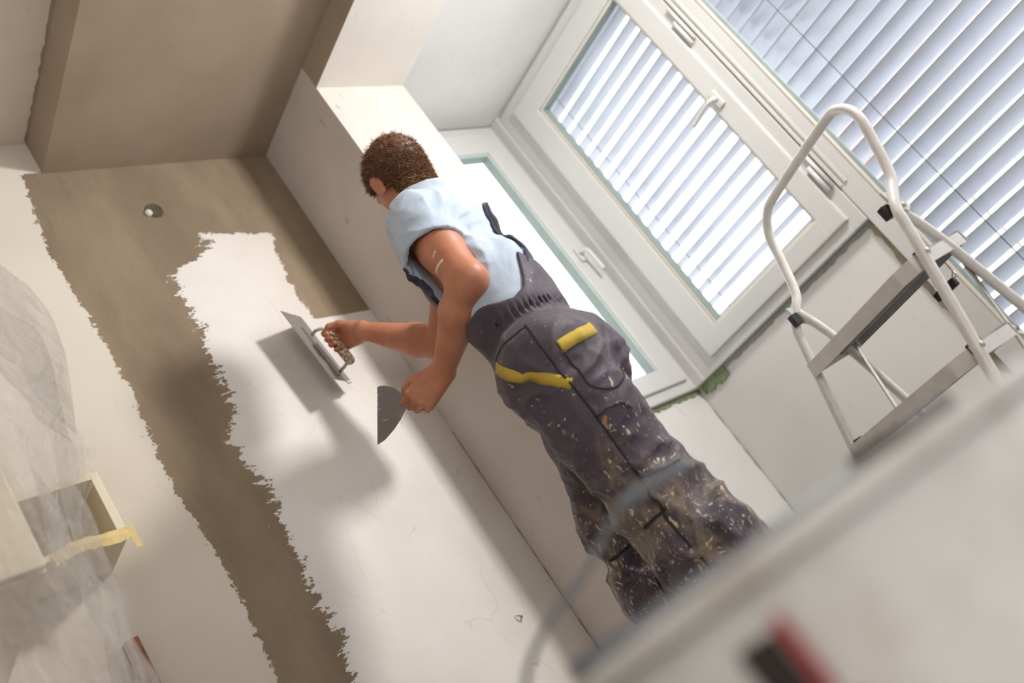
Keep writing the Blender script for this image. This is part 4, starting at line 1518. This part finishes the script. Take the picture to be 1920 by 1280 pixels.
def hair_line(p):
    """positive where hair grows"""
    q = p - HEAD.astype(np.float32)
    f, u, r = q @ HF.astype(np.float32), q @ HUP.astype(np.float32), q @ HRT.astype(np.float32)
    thr = np.interp(f, [-0.12, -0.055, -0.030, -0.012, 0.02, 0.045, 0.06, 0.10], [-0.150, -0.128, -0.085, 0.016, 0.020, 0.012, 0.055, 0.066])
    return u - thr


def hair_cap(p):
    q = p - HEAD.astype(np.float32)
    u = q @ HUP.astype(np.float32)
    th = 0.004 + 0.008 * np.clip((u + 0.05) / 0.12, 0, 1)
    d = scalp(p) - th - 0.0016 * vnoise(p, 170, 4) - 0.0012 * vnoise(p, 320, 6)
    d = np.maximum(d, -(scalp(p) + 0.006))
    return smax(d, -hair_line(p) + 0.0015 * vnoise(p, 260, 9), 0.006)


mh, nth, bsh = new_mat('brown_hair')
at = N(nth, 'ShaderNodeAttribute')
at.attribute_name = 'tone'
tone = at.outputs['Fac']
nth.links.new(ramp(nth, tone, [(0.0, srgb(74, 50, 38)), (0.5, srgb(126, 88, 62)), (1.0, srgb(186, 138, 98))]), bsh.inputs['Base Color'])
bsh.inputs['Roughness'].default_value = 0.45
bsh.inputs['Specular IOR Level'].default_value = 0.4

v, q = mesh_from_field(hair_cap, HEAD - 0.15, HEAD + 0.16, 0.0030)
rs = np.random.RandomState(7)
NS = 14000
dirs = rs.randn(NS * 3, 3)
dirs /= np.linalg.norm(dirs, axis=1, keepdims=True)
pts = snap(scalp, HEAD + dirs * 0.1 - HUP * (0.11 * rs.rand(len(dirs)) ** 1.5)[:, None], 0.003, 14)
hl = hair_line(pts.astype(np.float32))
pts = pts[hl > 0.001][:NS]
nr = grad(scalp, pts)
u = (pts - HEAD) @ HUP
f_ = (pts - HEAD) @ HF
topk = np.clip((u + 0.01) / 0.09, 0, 1)
ln = 0.009 + 0.009 * topk + 0.004 * rs.rand(len(pts))
comb = -0.55 * HUP[None] * (1 - topk)[:, None] + HF[None] * 0.45 * topk[:, None] + rs.randn(len(pts), 3) * 0.34
dr = nr * (0.40 + 0.35 * topk[:, None]) + comb
dr /= np.linalg.norm(dr, axis=1, keepdims=True)
curl_ = rs.randn(len(pts), 3) * 0.55 - nr * 0.35
sv, sf, tn = [], [], []
rad = (0.0011, 0.0010, 0.0007, 0.0001)
side = np.cross(dr, rs.randn(len(pts), 3))
side /= np.linalg.norm(side, axis=1, keepdims=True)
oth = np.cross(dr, side)
rings = []
for k in range(4):
    t = k / 3.0
    c = pts + dr * (ln * t)[:, None] + curl_ * (ln * t * t * 0.55)[:, None]
    rings.append(np.stack([c + (side * math.cos(a) + oth * math.sin(a)) * rad[k] for a in (0, 2.094, 4.189)], 1))
R_ = np.stack(rings, 1)                    # n, ring, 3, xyz
ns = len(pts)
base = len(v)
allv = np.concatenate([v, R_.reshape(-1, 3)])
idx = base + np.arange(ns)[:, None] * 12
fq = []
for k in range(3):
    for a in range(3):
        b_ = (a + 1) % 3
        fq.append(np.stack([idx[:, 0] + k * 3 + a, idx[:, 0] + k * 3 + b_, idx[:, 0] + k * 3 + 3 + b_, idx[:, 0] + k * 3 + 3 + a], 1))
allq = np.concatenate([q] + fq)
me = bpy.data.meshes.new('hair')
me.from_pydata(allv.tolist(), [], allq.tolist())
me.update()
at_ = me.attributes.new('tone', 'FLOAT', 'POINT')
tl = np.repeat(np.clip(rs.normal(0.42, 0.22, ns), 0, 1), 12).reshape(ns, 4, 3)
tl = np.clip(tl + np.array([-0.12, -0.02, 0.1, 0.22])[None, :, None], 0, 1)
at_.data.foreach_set('value', np.concatenate([np.full(base, 0.15), tl.reshape(-1)]).astype(np.float32))
link('hair', me, mh, man, True)

# ------------------------------------------------------------------ finishing trowel in the right hand


def mat_blade(name, base_, metal):
    m, nt, bs = new_mat(name)
    co = objco(nt)
    sm = smooth(nt, noise(nt, mapping(nt, co, (1, 1, 1)), 34, 5, 0.6, 1.6), 0.58, 0.68)
    c = mix(nt, math_(nt, 'MULTIPLY', sm, 0.55), base_, srgb(214, 206, 196))
    nt.links.new(c, bs.inputs['Base Color'])
    bs.inputs['Metallic'].default_value = metal
    bs.inputs['Roughness'].default_value = 0.34
    bump(nt, bs, noise(nt, co, 30, 4), 0.15, 0.002)
    return m


def mat_grip():
    m, nt, bs = new_mat('splashed_handle')
    co = objco(nt)
    sm = smooth(nt, noise(nt, co, 110, 4, 0.6), 0.48, 0.56)
    c = mix(nt, sm, srgb(150, 122, 92), srgb(224, 214, 186))
    c = mix(nt, smooth(nt, noise(nt, co, 150, 3), 0.64, 0.68), c, srgb(64, 60, 50))
    nt.links.new(c, bs.inputs['Base Color'])
    bs.inputs['Roughness'].default_value = 0.6
    bump(nt, bs, noise(nt, co, 200, 3), 0.4, 0.002)
    return m


M_blade = mat_blade('smeared_steel', srgb(172, 168, 164), 0.45)
M_grip = mat_grip()
TC = V3(1.6805, 2.22, 1.559)
TV = unit(V3(-0.029, 0, 0.277))
_w = V3(0.114, 0.08, 0.032)
TW = unit(_w - TV * (_w @ TV))
TN = np.cross(TV, TW)
if TN[1] > 0:
    TN = -TN
tr = thing('finishing_trowel', vec(TC), 'rectangular steel finishing trowel with speckled handle held against the wall', 'trowel')
MB().obox(vec(TC), (vec(TV), vec(TW), vec(TN)), (0.139, 0.068, 0.0009)).build('blade', M_blade, tr)
MB().obox(vec(TC + TN * 0.005 - TV * 0.02), (vec(TV), vec(TW), vec(TN)), (0.098, 0.0085, 0.0042), 0.002).build('spine', M_blade, tr)
for o in (0.04, -0.112):
    MB().tube([vec(TC + TN * 0.006 + TV * o), vec(TC + TN * 0.030 + TV * (o + 0.002)), vec(TC + TN * 0.052 + TV * (o * 0.9 - 0.004))], 0.0052, 10).build('shank', M_blade, tr, True)
hc = TC + TN * 0.058 + TV * (-0.050)
MB().tube([vec(hc + TV * s) for s in (0.066, 0.062, 0.040, 0.0, -0.040, -0.058, -0.066, -0.070)], [0.008, 0.0135, 0.0152, 0.0165, 0.0160, 0.0150, 0.0115, 0.004], 18).build('handle', M_grip, tr, True)
rr = random.Random(12)
lump = [vec(TC - TV * (0.136 + 0.006 * rr.random()) + TW * (0.03 + 0.008 * i) - TN * 0.001) for i in range(6)]
MB().tube(lump, [0.002, 0.004, 0.0055, 0.004, 0.005, 0.002], 8).build('plaster_bead', M_white, tr, True)

# ------------------------------------------------------------------ scraper in the left hand
SC = LK + (L1 * .57 - L3 * .82) * .02 + (-.82 * L1 - .57 * L3) * .022
ST = unit(V3(-0.7856, 0.5324, 0.3153))
_b = V3(-0.0483, 0.4552, -0.8891)
SB = unit(_b - ST * (_b @ ST))
SN = np.cross(ST, SB)
M_knife = mat_blade('worn_knife_steel', srgb(128, 123, 120), 0.6)
sc = thing('filling_knife', vec(SC), 'broad steel filling knife with rounded shoulders in the lowered hand', 'scraper')
ol = [(0.040, -0.012), (0.047, -0.028), (0.060, -0.043), (0.080, -0.053), (0.090, -0.0545), (0.098, -0.054), (0.132, 0.084), (0.110, 0.076), (0.084, 0.058), (0.062, 0.038), (0.048, 0.022), (0.040, 0.012)]
MB().prism([vec(SC + ST * a + SB * b_) for a, b_ in ol], vec(SN * 0.0012)).build('blade', M_knife, sc)
MB().tube([vec(SC + ST * s) for s in (0.044, 0.034, 0.012, -0.020, -0.046, -0.054)], [0.008, 0.0105, 0.0115, 0.0125, 0.011, 0.005], 16, True, (vec(SN), 0.8)).build('handle', M_grip, sc, True)
